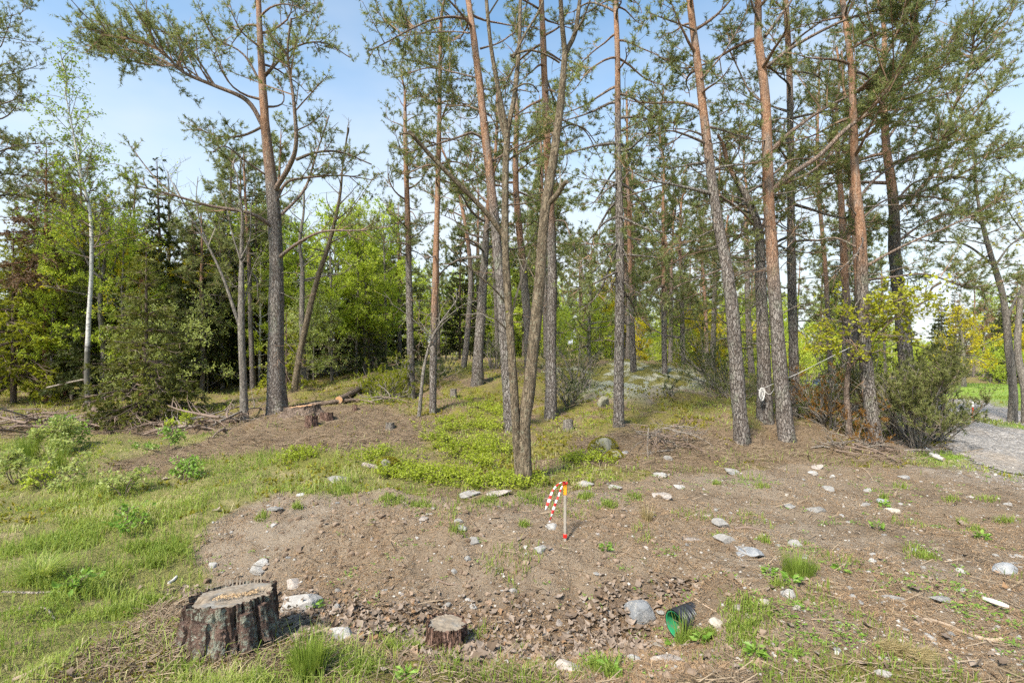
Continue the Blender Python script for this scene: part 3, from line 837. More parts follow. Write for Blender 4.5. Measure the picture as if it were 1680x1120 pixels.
PINE = dict(type='needle', sub=4.8, t0=0.3, sub_min=0.2, sub_max=0.9, twig=20, twl=(0.08, 0.24), per=5, size=0.066, K=5, w=0.18, up=0.16, bend=0.18, planar=0.45, spread=(0.4, 1.6))
PINE_FAR = dict(PINE, sub=4, twig=10, per=4, size=0.10, K=6, w=0.17, cheap=True, notwig=True)
SPRUCE = dict(type='needle', sub=10, t0=0.06, sub_min=0.12, sub_max=0.55, twig=13, twl=(0.06, 0.18), per=3, size=0.085, K=4, w=0.27, notwig=True, up=-0.05, bend=-0.12, planar=0.9, spread=(0.3, 0.9), cheap=True)
JUNIPER = dict(type='needle', notwig=True, sub=9, t0=0.12, sub_min=0.12, sub_max=0.45, twig=16, twl=(0.05, 0.14), per=4, size=0.042, K=5, w=0.2, up=0.4, bend=0.2, planar=0.2, cheap=True)
LEAFY = dict(type='leaf', sub=5, t0=0.2, sub_min=0.2, sub_max=0.9, twig=11, twl=(0.1, 0.3), per=5, size=0.06, up=0.15, bend=0.05, planar=0.4, cheap=True)

def trunk_mesh(path, rad, tint, sides=12, flare=0.6, step=0.12, seed=0, wob=0.10):
    P, V = resample(path, np.stack([rad, tint], 1), step)
    r = V[:, 0].copy(); h = np.concatenate([[0], np.cumsum(np.linalg.norm(np.diff(P, axis=0), axis=1))])
    th = np.linspace(0, 2 * PI, sides, endpoint=False)
    lob = 1 + flare * np.exp(-h / (r[0] * 1.4))[:, None] * (0.45 + 0.55 * np.cos(th * (3 + seed % 3) + seed)[None]) * 0.8
    mb = MB(); tube(mb, P, r, sides, V[:, 1], True, wob, seed, lob)
    return mb, P, V

def decimate_path(P, n=12):
    s = np.concatenate([[0], np.cumsum(np.linalg.norm(np.diff(P, axis=0), axis=1))])
    q = np.linspace(0, s[-1], n)
    return np.stack([np.interp(q, s, P[:, k]) for k in range(3)], 1)

def plant(name, label, cat, path, rad, *, tint=None, bark='pine', fol='needle', sp=PINE, limbs=(), n=0, zc=None, L=1.8, top=0.35, el=(0.0, 0.9), bias=None,
          dead=None, seed=1, limb_mat=None, twig_mat='twig_pine', group=None, sides=12, flare=0.38, gnarl=0.3, lift=0.5, sag=0.1, part='branch', join=False, step=0.12,
          crown_name='crown', profile=None, sunk=0.12):
    """trunk + explicit limbs + grown limbs + foliage; path[0] is the foot on the ground"""
    rg = np.random.default_rng(seed)
    path = np.asarray(path, float); rad = np.asarray(rad, float)
    foot = path[0].copy()
    path = path.copy(); path[0, 2] -= sunk
    tn = np.zeros(len(path)) if tint is None else np.asarray(tint, float)
    tm, P, V = trunk_mesh(path, rad, tn, sides, flare, step, seed)
    root = empty(name, foot, label, cat, group)
    z = P[:, 2]; ztop = z[-1]
    lines, R0, R1, TT, DN, mats = [], [], [], [], [], []
    for lb in limbs:                                   # (points, start radius, end radius, foliage density)
        q, rr = resample(lb[0], np.linspace(lb[1], lb[2], len(lb[0])), 0.12)
        lines.append(q); R0.append(lb[1]); R1.append(lb[2]); DN.append(lb[3] if len(lb) > 3 else 1.0); TT.append(0.5)
    n_exp = len(lines)
    if n:
        ga = rg.uniform(0, 6.28)
        for k in range(n):
            u = (k + rg.random()) / n
            h = zc + (ztop - zc) * u
            j = int(np.argmin(np.abs(z - h)))
            az = ga + k * 2.399 + rg.normal(0, 0.35)
            d = np.array([math.cos(az), math.sin(az), 0])
            ln = L * ((1 - u) * (1 - top) + top) * rg.uniform(0.55, 1.15) if profile is None else L * profile(u) * rg.uniform(0.8, 1.12)
            if bias is not None:
                b = np.array([math.cos(bias[0]), math.sin(bias[0])]) @ d[:2]
                ln *= 1 + bias[1] * b
            e = el[0] + (el[1] - el[0]) * u + rg.normal(0, 0.12)
            d = d * math.cos(e) + UP * math.sin(e)
            lines.append(grow_limb(P[j], d, max(ln, 0.15), rg, 10, gnarl, lift, sag))
            R0.append(min(V[j, 0] * 0.5, 0.011 + 0.014 * ln)); R1.append(0.004); DN.append(1.0); TT.append(float(np.clip(V[j, 1] * 0.7, 0.2, 0.6)))
    n_live = len(lines)
    if dead:
        z0, z1, nd, ld = dead
        for k in range(nd):
            h = rg.uniform(z0, z1); j = int(np.argmin(np.abs(z - h))); az = rg.uniform(0, 6.28)
            d = np.array([math.cos(az), math.sin(az), rg.normal(-0.1, 0.25)])
            lines.append(grow_limb(P[j], d, ld * rg.uniform(0.3, 1.2), rg, 9, 0.45, 0.2, 0.35))
            R0.append(0.012); R1.append(0.003); DN.append(0.0); TT.append(0.2)
    lm = M[limb_mat or bark]
    if join:
        for q, a, b, t in zip(lines, R0, R1, TT):
            tube(tm, q, np.linspace(a, b, len(q)), 4, t, False)
    trunk = link('trunk', tm.mesh('trunk', M[bark], True, foot), root)
    if not join:
        for q, a, b, t in zip(lines, R0, R1, TT):
            bm_ = MB(); s0 = np.linspace(0, 1, len(q))
            tube(bm_, q, a + (b - a) * s0 ** 0.8, 7 if a > 0.02 else 5, t, True, 0.12, 3)
            link(part, bm_.mesh(part, lm, True, foot), root)
    mbt, mbf = MB(), MB()
    if n_live:
        pl = Pl([decimate_path(np.asarray(q)) for q in lines[:n_live]], R0[:n_live], R1[:n_live])
        if fol is not None:
            foliage(pl, rg, sp, mbt, mbf, np.array(DN[:n_live]))
    if len(lines) > n_live:                           # dead snags carry bare twigs
        pd = Pl([decimate_path(np.asarray(q)) for q in lines[n_live:]], R0[n_live:], R1[n_live:])
        cnt = np.full(len(pd.L), 6); i = np.repeat(np.arange(len(pd.L)), cnt); t = rg.uniform(0.3, 1, len(i))
        s1 = spawn(pd, i, t, rg.uniform(0.4, 1.2, len(i)), pd.L[i] * rg.uniform(0.12, 0.35, len(i)), np.full(len(i), 0.004), rg, 0.05, 0.0, 0.4)
        s1.emit(mbt, 2, 0.4)
    if mbt.n:
        tag(link('twigs', mbt.mesh('twigs', M[twig_mat], False, foot), root), kind='stuff')
    if mbf.n:
        tag(link(crown_name, mbf.mesh(crown_name, M[fol], False, foot), root), kind='stuff')
    return root

def px_path(pts, d, drift=0.0):
    """photo pixels at a depth -> world points; the depth drifts along the path so the thing is not flat"""
    n = len(pts)
    return np.array([at(p[0], p[1], d + drift * k / max(n - 1, 1)) for k, p in enumerate(pts)])

def stem(base, pts, w, ext, seed, d=None, drift=0.0, tip=0.02, ora=(600, 380)):
    """foot on the ground under a photo pixel, then up through pixels at that depth, then ext metres more"""
    rg = np.random.default_rng(seed)
    b = gp(*base) if d is None else np.array([(base[0] - 840) / F * d, d, 0])
    b[2] = gz1(b[0], b[1]); dd = b[1]
    P = [b] + list(px_path(pts, dd, drift))
    P = [P[0]] + [p + np.array([0, rg.normal(0, 0.04), 0]) for p in P[1:]]
    w = [x * 0.82 * dd / F / 2 for x in w]
    py = [base[1]] + [p[1] for p in pts]
    t = [float(sstep(ora[0], ora[1], y)) for y in py]
    if ext:
        dv = nrm(P[-1] - P[-2]); dv = nrm(dv + UP * 0.5)
        for k in range(1, 4):
            P.append(P[-1] + dv * ext / 3 + rg.normal(0, 0.05, 3)); w.append(w[len(pts)] * (1 - k / 3) + tip * k / 3); t.append(1.0)
    return np.array(P), np.array(w), np.array(t), dd
def zpx(py, d): return EYE - (py - 560.0) / F * d
def limb(pts, w0, w1, d, dd=0.0, dens=1.0):
    return (px_path(pts, d, dd), 0.74 * w0 * d / F / 2, 0.74 * w1 * d / F / 2, dens)
# ---------------------------------------------------------------- the trees that stand out
# the broad pine on the left
P, R, T, d = stem((455, 674), [(453, 600), (451, 430), (446, 330), (436, 205), (428, 80), (425, 0)], [40, 31, 27, 24, 17, 12, 9], 1.2, 11, ora=(450, 120))
plant('pine_tree', 'thick spreading pine with a long bare limb reaching left against the sky', 'tree', P, R, tint=T, seed=11,
      limbs=[limb([(432, 208), (405, 165), (350, 140), (300, 118), (262, 82), (205, 62), (145, 48)], 11, 3, d, -0.8, 1.9),
             limb([(300, 118), (270, 100), (235, 85), (180, 80), (140, 75)], 5, 2, d, 0.6, 1.8),
             limb([(352, 140), (318, 90), (280, 60), (230, 30)], 5, 2, d, -0.5, 1.8),
             limb([(330, 130), (300, 110), (265, 108), (215, 100), (165, 70)], 4, 2, d, 1.0, 1.8),
             limb([(448, 372), (410, 350), (345, 338), (290, 322), (225, 305)], 10, 3, d, -1.2, 0.5),
             limb([(290, 322), (262, 300), (235, 268), (215, 240)], 4, 2, d, 0.2, 0.3),
             limb([(452, 310), (476, 270), (486, 235), (482, 165), (472, 90), (478, 30)], 12, 4, d, -0.9, 1.0),
             limb([(486, 262), (520, 250), (560, 250), (610, 270)], 7, 3, d, 0.8, 1.0),
             limb([(452, 330), (470, 300), (500, 292), (560, 288), (615, 296)], 8, 2, d, 0.7, 0.8),
             limb([(458, 422), (490, 398), (530, 380), (590, 378), (640, 372)], 8, 2, d, -0.7, 0.8),
             limb([(462, 352), (500, 310), (520, 250), (540, 190)], 7, 3, d, 0.9, 1.0),
             limb([(436, 205), (400, 222), (360, 224), (320, 210)], 7, 2, d, 1.0, 0.9),
             limb([(434, 150), (400, 90), (350, 60), (330, 20)], 6, 2, d, -0.4, 1.1),
             limb([(430, 130), (480, 80), (530, 70), (575, 95)], 7, 2, d, 0.5, 1.2),
             limb([(440, 290), (400, 262), (370, 240), (350, 250)], 5, 2, d, -1.0, 0.9)],
      n=13, zc=zpx(190, d), L=1.9, top=0.5, el=(0.1, 0.9), dead=(zpx(560, d), zpx(380, d), 6, 0.7), gnarl=0.45, sides=16)

# the forked, lichen grey oak in the middle
ob = gp(864, 796); ob[2] = gz1(ob[0], ob[1]); d = ob[1]; k = d / F / 2
right = px_path([(862, 760), (860, 700), (866, 655), (872, 600), (880, 520), (888, 430), (894, 350), (908, 260), (920, 170), (927, 85)], d)
plant('forked_oak_tree', 'grey lichen-covered oak forking into two tall stems, standing nearest in the middle', 'tree',
      np.vstack([ob[None], right]), np.array([25, 22, 21, 21, 20, 18, 17, 16, 14, 12, 9]) * k, tint=np.zeros(11), bark='oak', fol='leaf_oak', limb_mat='oak', twig_mat='twig_grey', seed=12, part='limb',
      limbs=[(np.vstack([ob[None] + [[-0.06, -0.01, -0.1]], px_path([(850, 755), (846, 690), (842, 620), (834, 500), (829, 400), (829, 300), (832, 215)], d, -0.15)]), 16 * k, 11 * k, 0.02),
             (px_path([(832, 218), (818, 150), (806, 80), (798, 0), (792, -120), (770, -260)], d, -0.3), 9 * k, 3 * k, 0.15),
             (px_path([(832, 215), (845, 150), (852, 70), (854, 0), (862, -130), (850, -260)], d, 0.35), 9 * k, 3 * k, 0.15),
             (px_path([(842, 95), (862, 55), (888, 10), (905, -60)], d, 0.2), 5 * k, 2 * k, 0.15),
             (px_path([(927, 88), (922, 40), (918, -20), (905, -140), (915, -260)], d, -0.4), 9 * k, 3 * k, 0.15),
             (px_path([(927, 88), (943, 55), (950, 10), (960, -70), (985, -200)], d, 0.3), 9 * k, 3 * k, 0.15),
             (px_path([(940, 60), (955, 35), (968, 0), (985, -60)], d, -0.3), 4 * k, 1.5 * k, 0.15),
             (px_path([(829, 392), (800, 352), (768, 318), (735, 285), (700, 248), (672, 216)], d, -0.5), 9 * k, 6 * k, 0.0),
             (px_path([(680, 224), (668, 218), (655, 221)], d - 0.5, 0.0), 5 * k, 2 * k, 0.0),
             (px_path([(895, 338), (912, 322), (924, 303), (931, 298)], d, -0.15), 10 * k, 7 * k, 0.0),
             (px_path([(833, 240), (822, 200), (816, 172)], d, 0.1), 8 * k, 6 * k, 0.0),
             (px_path([(838, 92), (870, 82), (900, 92), (918, 103)], d, 0.2), 4.5 * k, 3.5 * k, 0.0),
             (px_path([(838, 150), (858, 138), (874, 140), (884, 152)], d, 0.2), 4 * k, 2 * k, 0.0),
             (px_path([(832, 265), (850, 252), (870, 242), (886, 232)], d, -0.2), 3.5 * k, 2 * k, 0.0),
             (px_path([(835, 505), (815, 478), (792, 458), (760, 430), (735, 405), (722, 390)], d, -0.6), 3.5 * k, 1.2 * k, 0.35),
             (px_path([(836, 545), (815, 525), (790, 512), (765, 500)], d, -0.4), 3 * k, 1 * k, 0.35),
             (px_path([(884, 470), (868, 440), (858, 420)], d, 0.4), 3 * k, 1.5 * k, 0.0),
             (px_path([(912, 218), (935, 205), (960, 212), (978, 235)], d, 0.5), 3.5 * k, 1.5 * k, 0.1)],
      sp=dict(LEAFY, sub=3, twig=5, per=2, size=0.035, keep=0.25), sides=16, flare=0.5)

WF = {23: .70, 24: .85, 25: .70, 26: .74, 27: .68, 28: .80, 29: .88, 30: .82, 31: .88}     # trunk girths
def pine(base, pts, w, ext, label, seed, zc_py, n, L, d=None, name='pine_tree', **kw):
    P, R, T, dd = stem(base, pts, w, ext, seed, d, kw.pop('drift', 0.0), ora=kw.pop('ora', (600, 380)))
    R = R * WF.get(seed, 1.0)
    lm = [limb(a[0], a[1], a[2], dd, *(a[3:])) for a in kw.pop('limbs', [])]
    dp = kw.pop('dead', None)
    dead = (zpx(dp[0], dd), zpx(dp[1], dd), dp[2], dp[3]) if dp else None
    return plant(name, label, 'tree', P, R, tint=T, seed=seed, zc=zpx(zc_py, dd), n=n, L=L, limbs=lm, dead=dead, **kw)

pine((676, 652), [(672, 520), (669, 400), (667, 260), (663, 150)], [16, 14, 12, 9, 5], 0.5, 'slim young pine with a narrow pointed crown, left of the orange-stemmed pine', 21, 420, 34, 1.25,
     top=0.25, el=(0.1, 0.8), dead=(600, 420, 8, 0.8), ora=(520, 300))
pine((710, 677), [(712, 560), (716, 420), (721, 220), (724, 40)], [16, 14, 12, 9, 6], 1.0, 'slender pine with a bright orange stem, left of the forked oak', 22, 330, 30, 1.15,
     top=0.35, el=(0.0, 0.8), dead=(560, 330, 9, 0.7), ora=(620, 470))
pine((838, 706), [(828, 560), (815, 395), (800, 255), (784, 115), (768, 0)], [36, 31, 27, 24, 19, 16], 2.8, 'tall leaning pine right behind the forked oak', 23, 60, 18, 2.0,
     limbs=[([(776, 34), (745, 28), (710, 32), (670, 50), (630, 72), (602, 85)], 7, 2, -0.7, 1.7), ([(778, 55), (740, 52), (705, 54), (650, 60)], 4, 2, 0.8, 1.6),
            ([(795, 230), (775, 218), (750, 226), (712, 238), (670, 250)], 7, 2, -0.5, 2.0), ([(790, 130), (740, 118), (700, 112), (660, 125)], 5, 2, 0.8, 2.0),
            ([(800, 270), (840, 245), (870, 232), (905, 225)], 6, 2, 0.7, 1.5), ([(812, 360), (780, 330), (750, 310), (730, 320)], 5, 2, 0.6, 1.6),
            ([(788, 80), (820, 70), (850, 52), (880, 60)], 5, 2, 0.5, 1.4), ([(806, 190), (770, 175), (735, 172), (690, 160)], 5, 2, 1.0, 2.0)],
     dead=(470, 130, 10, 0.8), ora=(470, 200), sides=16)
pine((903, 687), [(905, 560), (906, 450), (899, 270), (893, 120), (888, 0)], [30, 24, 22, 18, 15, 12], 2.6, 'straight orange-topped pine just right of the forked oak', 24, 220, 26, 1.5,
     limbs=[([(904, 365), (925, 362), (935, 385), (950, 430), (962, 470)], 4, 2, -0.4, 0.9), ([(898, 190), (930, 200), (960, 215), (985, 260)], 5, 2, 0.5, 1.2)],
     dead=(560, 240, 12, 0.8), ora=(470, 360), sag=0.5, el=(-0.2, 0.8))
pine((1015, 697), [(1016, 560), (1017, 430), (1014, 250), (1011, 100), (1010, 0)], [33, 27, 24, 19, 15, 13], 2.6, 'lone straight grey pine standing clear on the mossy slope', 25, 470, 44, 1.15,
     limbs=[([(1010, 20), (990, 10), (965, 5), (940, 20)], 6, 3, 0.3, 0.8), ([(1020, 215), (1050, 200), (1080, 190)], 4, 2, 0.3, 1.5), ([(1020, 325), (1060, 312), (1100, 300)], 4, 2, -0.4, 1.6)],
     dead=(560, 300, 14, 0.9), ora=(330, 60), sag=0.8, el=(-0.3, 0.6), top=0.8)
pine((1218, 726), [(1204, 600), (1192, 480), (1175, 330), (1152, 140), (1134, 0)], [42, 35, 31, 26, 20, 17], 3.0, 'pine leaning left, first of the tight group on the right', 26, 330, 24, 1.5,
     limbs=[([(1166, 230), (1130, 215), (1100, 235), (1060, 240)], 5, 2, 0.6, 1.4), ([(1150, 130), (1185, 90), (1215, 40), (1240, -20)], 5, 2, 0.5, 1.2), ([(1140, 50), (1110, 38), (1060, 20)], 5, 2, -0.4, 1.5),
            ([(1180, 320), (1215, 345), (1238, 372)], 6, 4, 0.6, 0.3), ([(1188, 440), (1150, 455), (1110, 470), (1080, 500)], 4, 2, 0.5, 1.3)],
     dead=(520, 200, 14, 0.9), ora=(380, 180), sides=16)
pine((1292, 724), [(1284, 620), (1276, 520), (1264, 340), (1254, 180), (1246, 60), (1243, 0)], [48, 40, 36, 31, 25, 22, 19], 3.2, 'biggest bright orange pine with long limbs sweeping up to the right', 27, 120, 16, 1.9,
     limbs=[([(1268, 312), (1300, 285), (1345, 255), (1385, 215), (1430, 178), (1480, 110), (1495, 50), (1490, -40)], 12, 4, -0.6, 1.8),
            ([(1266, 308), (1330, 282), (1375, 240), (1410, 195), (1450, 160)], 7, 2, 0.7, 1.8),
            ([(1266, 245), (1300, 215), (1350, 180), (1420, 145), (1470, 120), (1520, 90)], 9, 3, 0.9, 1.8),
            ([(1258, 110), (1300, 78), (1350, 50), (1400, 28), (1470, 8), (1540, -20)], 8, 3, -0.5, 1.7),
            ([(1255, 60), (1285, 20), (1310, -20), (1330, -80)], 8, 3, 0.4, 1.2),
            ([(1250, 45), (1235, 10), (1225, -30)], 6, 3, -0.3, 1.2),
            ([(1256, 170), (1230, 150), (1205, 100), (1180, 50)], 5, 2, 0.6, 1.2),
            ([(1270, 285), (1300, 262), (1350, 265), (1400, 290)], 5, 2, 0.8, 2.0),
            ([(1256, 195), (1240, 180), (1215, 170), (1180, 190)], 4, 2, -0.5, 1.6)],
     dead=(560, 200, 10, 0.8), ora=(560, 400), sides=16)
pine((1300, 712), [(1300, 600), (1299, 450), (1297, 300), (1294, 120), (1290, 0)], [26, 23, 20, 17, 14, 12], 2.6, 'straight grey pine half hidden behind the biggest orange pine', 28, 420, 26, 1.7, d=8.9,
     dead=(560, 250, 18, 1.2), ora=(200, 60), bias=(0.0, 0.3))
pine((1255, 688), [(1252, 590), (1249, 480), (1245, 385), (1228, 330), (1205, 290)], [36, 27, 24, 20, 15, 10], 0.8, 'shorter dark grey pine with a coil of rope hung on its trunk', 29, 400, 22, 1.5,
     limbs=[([(1246, 390), (1262, 340), (1285, 290), (1310, 250)], 8, 3, 0.5, 1.6), ([(1236, 345), (1200, 330), (1160, 335), (1110, 350)], 6, 2, 0.5, 1.8), ([(1246, 440), (1200, 455), (1150, 480), (1095, 500)], 5, 2, -0.2, 1.6)],
     dead=(560, 380, 14, 1.0), ora=(330, 250))
pine((1440, 737), [(1428, 620), (1418, 500), (1410, 390), (1402, 280), (1396, 120), (1390, 0)], [32, 28, 25, 22, 19, 15, 12], 2.8, 'reddish pine rising in front of the junipers on the right', 30, 300, 20, 1.9,
     limbs=[([(1416, 440), (1450, 420), (1500, 395), (1560, 370), (1640, 330)], 7, 2, -0.6, 1.3), ([(1414, 460), (1460, 455), (1520, 450), (1590, 470), (1660, 460)], 6, 2, 0.8, 1.3),
            ([(1405, 330), (1440, 290), (1490, 260), (1560, 235), (1620, 220)], 6, 2, 0.6, 1.8), ([(1400, 230), (1440, 200), (1500, 170), (1570, 150)], 6, 2, -0.4, 1.8),
            ([(1414, 410), (1370, 390), (1330, 395), (1300, 380)], 5, 2, 0.6, 1.5), ([(1412, 360), (1450, 330), (1500, 320), (1560, 330)], 5, 2, 0.9, 1.7)],
     dead=(600, 330, 16, 1.1), ora=(560, 330), sides=14)
pine((1495, 700), [(1488, 620), (1480, 520), (1470, 420), (1463, 330), (1455, 230), (1450, 120)], [36, 31, 27, 24, 20, 16, 12], 2.2, 'thick grey pine behind the leggy juniper, forking into a wide crown', 31, 330, 22, 2.0,
     limbs=[([(1466, 350), (1500, 320), (1530, 285), (1545, 240), (1560, 190), (1590, 110), (1600, 40)], 10, 4, 0.3, 1.7), ([(1545, 240), (1580, 205), (1620, 160), (1660, 100)], 6, 2, -0.4, 1.9),
            ([(1590, 110), (1620, 80), (1650, 40), (1670, 0)], 5, 2, 0.4, 1.9), ([(1530, 285), (1580, 265), (1630, 250), (1690, 240)], 6, 2, 0.6, 1.9), ([(1468, 400), (1510, 370), (1560, 350), (1640, 360)], 6, 2, 0.9, 1.7),
            ([(1464, 340), (1500, 300), (1560, 290), (1620, 300)], 6, 2, -0.6, 1.7), ([(1455, 230), (1490, 180), (1540, 120), (1560, 60)], 6, 2, 0.5, 1.7)],
     dead=(560, 350, 14, 1.1), ora=(420, 250), d=9.4)
for q, (bx, d_, pts, w, sd, zc) in enumerate([(1402, 10.5, [(1396, 560), (1386, 430), (1380, 330), (1374, 220)], [18, 15, 13, 11, 7], 32, 300), (1420, 11.6, [(1414, 560), (1404, 430), (1399, 300), (1395, 200)], [15, 13, 11, 9, 6], 33, 280),
                                             (1366, 13.5, [(1360, 560), (1352, 440), (1346, 300), (1342, 200)], [11, 9, 8, 7, 5], 34, 330)]):
    pine((bx, 660), pts, w, 1.6, ['thin orange pine behind the young crooked oak', 'thin dark pine just left of the reddish pine', 'faint slim pine between the orange pine and the young oak'][q], sd, zc, 22, 1.6, d=d_, dead=(560, 330, 8, 0.8), ora=(520, 400))
# far pines on the crest
pine((783, 630), [(785, 580), (791, 490), (797, 390), (803, 320)], [26, 21, 17, 14, 9], 2.5, 'dark crooked pine at the back with a flared foot, left of the oak', 35, 430, 26, 2.2, dead=(560, 430, 8, 1.0), ora=(420, 330), sp=PINE_FAR, gnarl=0.45)
pine((1040, 613), [(1036, 540), (1033, 420), (1031, 330)], [13, 11, 9, 7], 2.6, 'thin red-brown pine on the rock crest, right of the lone grey pine', 36, 420, 24, 1.9, sp=PINE_FAR, dead=(560, 430, 8, 0.9), ora=(560, 430))
pine((1091, 615), [(1090, 540), (1088, 430), (1087, 330)], [12, 10, 8, 6], 2.4, 'thin pine on the rock crest, nearer the junipers', 37, 480, 26, 1.9, sp=PINE_FAR, dead=(560, 450, 8, 0.9), ora=(560, 430))
pine((1234, 620), [(1230, 540), (1226, 450), (1224, 350)], [13, 11, 10, 7], 2.0, 'dark slim pine seen between the leaning pine and the rope pine', 38, 430, 20, 1.9, d=15.5, sp=PINE_FAR, ora=(450, 330))
pine((1160, 600), [(1158, 520), (1153, 440), (1150, 380)], [8, 7, 6, 5], 1.5, 'slim reddish pine low behind the juniper on the crest', 39, 470, 20, 1.6, d=19.0, sp=PINE_FAR, ora=(600, 500))
pine((868, 640), [(866, 540), (856, 420), (846, 300), (848, 180)], [20, 17, 14, 12, 9], 2.0, 'pale-stemmed pine seen between the two stems of the oak', 40, 330, 22, 1.6, d=13.0, ora=(470, 380), dead=(560, 350, 8, 0.9))
pine((760, 640), [(766, 560), (772, 450), (760, 350), (740, 280)], [12, 11, 9, 7, 5], 1.0, 'thin bent pine left of the tall leaning pine', 41, 400, 18, 1.5, d=15.0, sp=PINE_FAR, ora=(500, 380))

# deciduous trees
def leafy(base, pts, w, ext, label, seed, zc_py, n, L, d=None, name='deciduous_tree', cat='tree', fol='leaf', bark='grey', limbs=(), sp=LEAFY, **kw):
    P, R, T, dd = stem(base, pts, w, ext, seed, d, 0.0, ora=kw.pop('ora', (600, 380)))
    lm = [limb(a[0], a[1], a[2], dd, *(a[3:])) for a in limbs]
    kw.setdefault('twig_mat', 'twig_grey'); kw.setdefault('el', (0.4, 1.0)); kw.setdefault('lift', 0.4)
    return plant(name, label, cat, P, R, tint=T, seed=seed, zc=zpx(zc_py, dd), n=n, L=L, limbs=lm, bark=bark, fol=fol, sp=sp, **kw)
BARE = dict(LEAFY, sub=3.5, twig=6, keep=0.12, size=0.04)
leafy((402, 693), [(400, 620), (397, 540), (396, 470), (394, 420), (398, 350), (392, 300)], [16, 14, 13, 11, 8, 5, 3], 0.5, 'slim grey tree forking into a long stem to the left, before the thick pine', 51, 440, 9, 0.9,
      limbs=[([(397, 545), (385, 510), (368, 460), (345, 410), (318, 365), (300, 330), (285, 300)], 9, 2, -0.4, 0.4), ([(395, 425), (410, 390), (412, 340), (420, 300)], 4, 1.5, 0.3, 0.4), ([(394, 425), (380, 380), (372, 340), (360, 310)], 4, 1.5, 0.3, 0.4),
             ([(397, 520), (405, 480), (415, 440), (430, 410)], 3, 1, 0.2, 2.0), ([(345, 410), (330, 370), (322, 330), (325, 290)], 4, 1.5, 0.2, 0.5)], sp=BARE, fol='leaf_grey', dead=None)
leafy((482, 664), [(488, 610), (500, 540), (520, 460), (540, 400), (556, 330), (562, 270)], [15, 13, 12, 10, 8, 6, 3], 0.8, 'dark tree leaning right, just behind the thick pine', 52, 420, 16, 1.3, d=12.2, sp=dict(BARE, keep=0.3), bark='oak')
leafy((497, 652), [(497, 590), (496, 520), (495, 440)], [13, 12, 11, 8], 2.0, 'straight grey trunk behind the leaning tree by the thick pine', 53, 470, 14, 1.3, d=13.2, fol='leaf_grey', sp=dict(LEAFY, keep=0.7))
leafy((147, 673), [(145, 610), (146, 530), (147, 440), (144, 350), (132, 280), (118, 220), (110, 160)], [12, 10, 8, 7, 6, 4, 3, 2], 0.8, 'white-barked birch with hanging bright green foliage at the left', 54, 430, 40, 1.5, bark='birch', limb_mat='twig', fol='leaf_birch',
      sp=dict(LEAFY, sub=7, twig=13, size=0.055, per=6, up=-0.1, bend=-0.25), ora=(600, 520), el=(0.3, 1.1), sag=0.0, lift=0.1, twig_mat='twig')
leafy((166, 650), [(168, 580), (170, 500), (172, 430)], [10, 9, 8, 6], 1.2, 'grey curved tree just right of the birch', 55, 520, 18, 1.6, bark='grey', fol='leaf_yellow', d=13.5, sp=dict(LEAFY, size=0.055),
      limbs=[([(170, 462), (150, 440), (130, 400), (110, 350), (100, 330)], 6, 2, -0.3, 1.2), ([(170, 462), (185, 440), (200, 400), (206, 380)], 4, 2, 0.3, 1.2)])
sap = gp(686, 682)
leafy((686, 684), [(692, 640), (696, 600), (706, 560), (722, 530), (740, 505)], [9, 7, 6, 5, 4, 2], 0.2, 'thin curved grey sapling with a few yellow buds, left of the orange-stemmed pine', 56, 590, 8, 0.9, fol='leaf_yellow', name='sapling',
      limbs=[([(708, 558), (690, 535), (660, 510), (640, 497)], 3, 1, -0.3, 1.0), ([(722, 530), (760, 500), (790, 490), (810, 470)], 3, 1, -0.3, 1.0)], sp=dict(LEAFY, sub=4, twig=5, size=0.03, keep=0.35))
# crooked young oak with bright leaves at the right
leafy((1392, 722), [(1393, 690), (1390, 650), (1396, 610), (1405, 570), (1430, 545), (1470, 520), (1520, 490)], [14, 12, 10, 9, 7, 5, 4, 2], 0.2, 'crooked young oak with a spray of yellow-green leaves, left of the reddish pine', 57, 600, 6, 1.0, fol='leaf_oak', name='young_oak', bark='log_bark', limb_mat='twig',
      limbs=[([(1398, 600), (1430, 560), (1470, 520), (1510, 500), (1550, 478)], 4, 1, -0.7, 1.7), ([(1405, 570), (1390, 545), (1380, 520), (1370, 500)], 3, 1, -0.5, 1.8), ([(1400, 580), (1440, 510), (1480, 490), (1530, 480)], 3, 1, -0.9, 2.0),
             ([(1396, 600), (1380, 590), (1365, 570), (1340, 560)], 2.5, 1, -0.5, 1.8), ([(1420, 550), (1450, 555), (1490, 545), (1520, 550)], 3, 1, -0.4, 1.8)],
      sp=dict(LEAFY, sub=7, twig=14, size=0.06, per=5, twl=(0.06, 0.2), sub_max=0.5), twig_mat='twig', el=(0.1, 0.5))
# pair by the road
leafy((1661, 693), [(1660, 640), (1655, 570), (1640, 490), (1622, 420), (1608, 360), (1600, 300)], [16, 14, 13, 11, 9, 7, 4], 1.2, 'grey tree bowing left beside the gravel road', 58, 440, 12, 1.6, fol='needle', sp=dict(PINE, sub=3.2, keep=0.8), bark='grey', name='roadside_pine',
      limbs=[([(1650, 530), (1662, 500), (1672, 480), (1690, 465)], 7, 3, 0.2, 0.5), ([(1625, 430), (1580, 400), (1520, 395), (1470, 380)], 5, 2, -0.5, 1.8), ([(1612, 370), (1560, 330), (1500, 320)], 5, 2, 0.6, 1.8), ([(1630, 440), (1660, 400), (1700, 380)], 5, 2, 0.4, 1.6)], twig_mat='twig_pine', el=(0.1, 0.8))
leafy((1684, 694), [(1678, 640), (1675, 580), (1680, 500), (1690, 420)], [15, 13, 12, 10, 7], 2.2, 'grey trunk at the right edge beside the bowing tree', 59, 470, 16, 1.8, fol='leaf_yellow', sp=dict(LEAFY, keep=0.3), d=10.4)
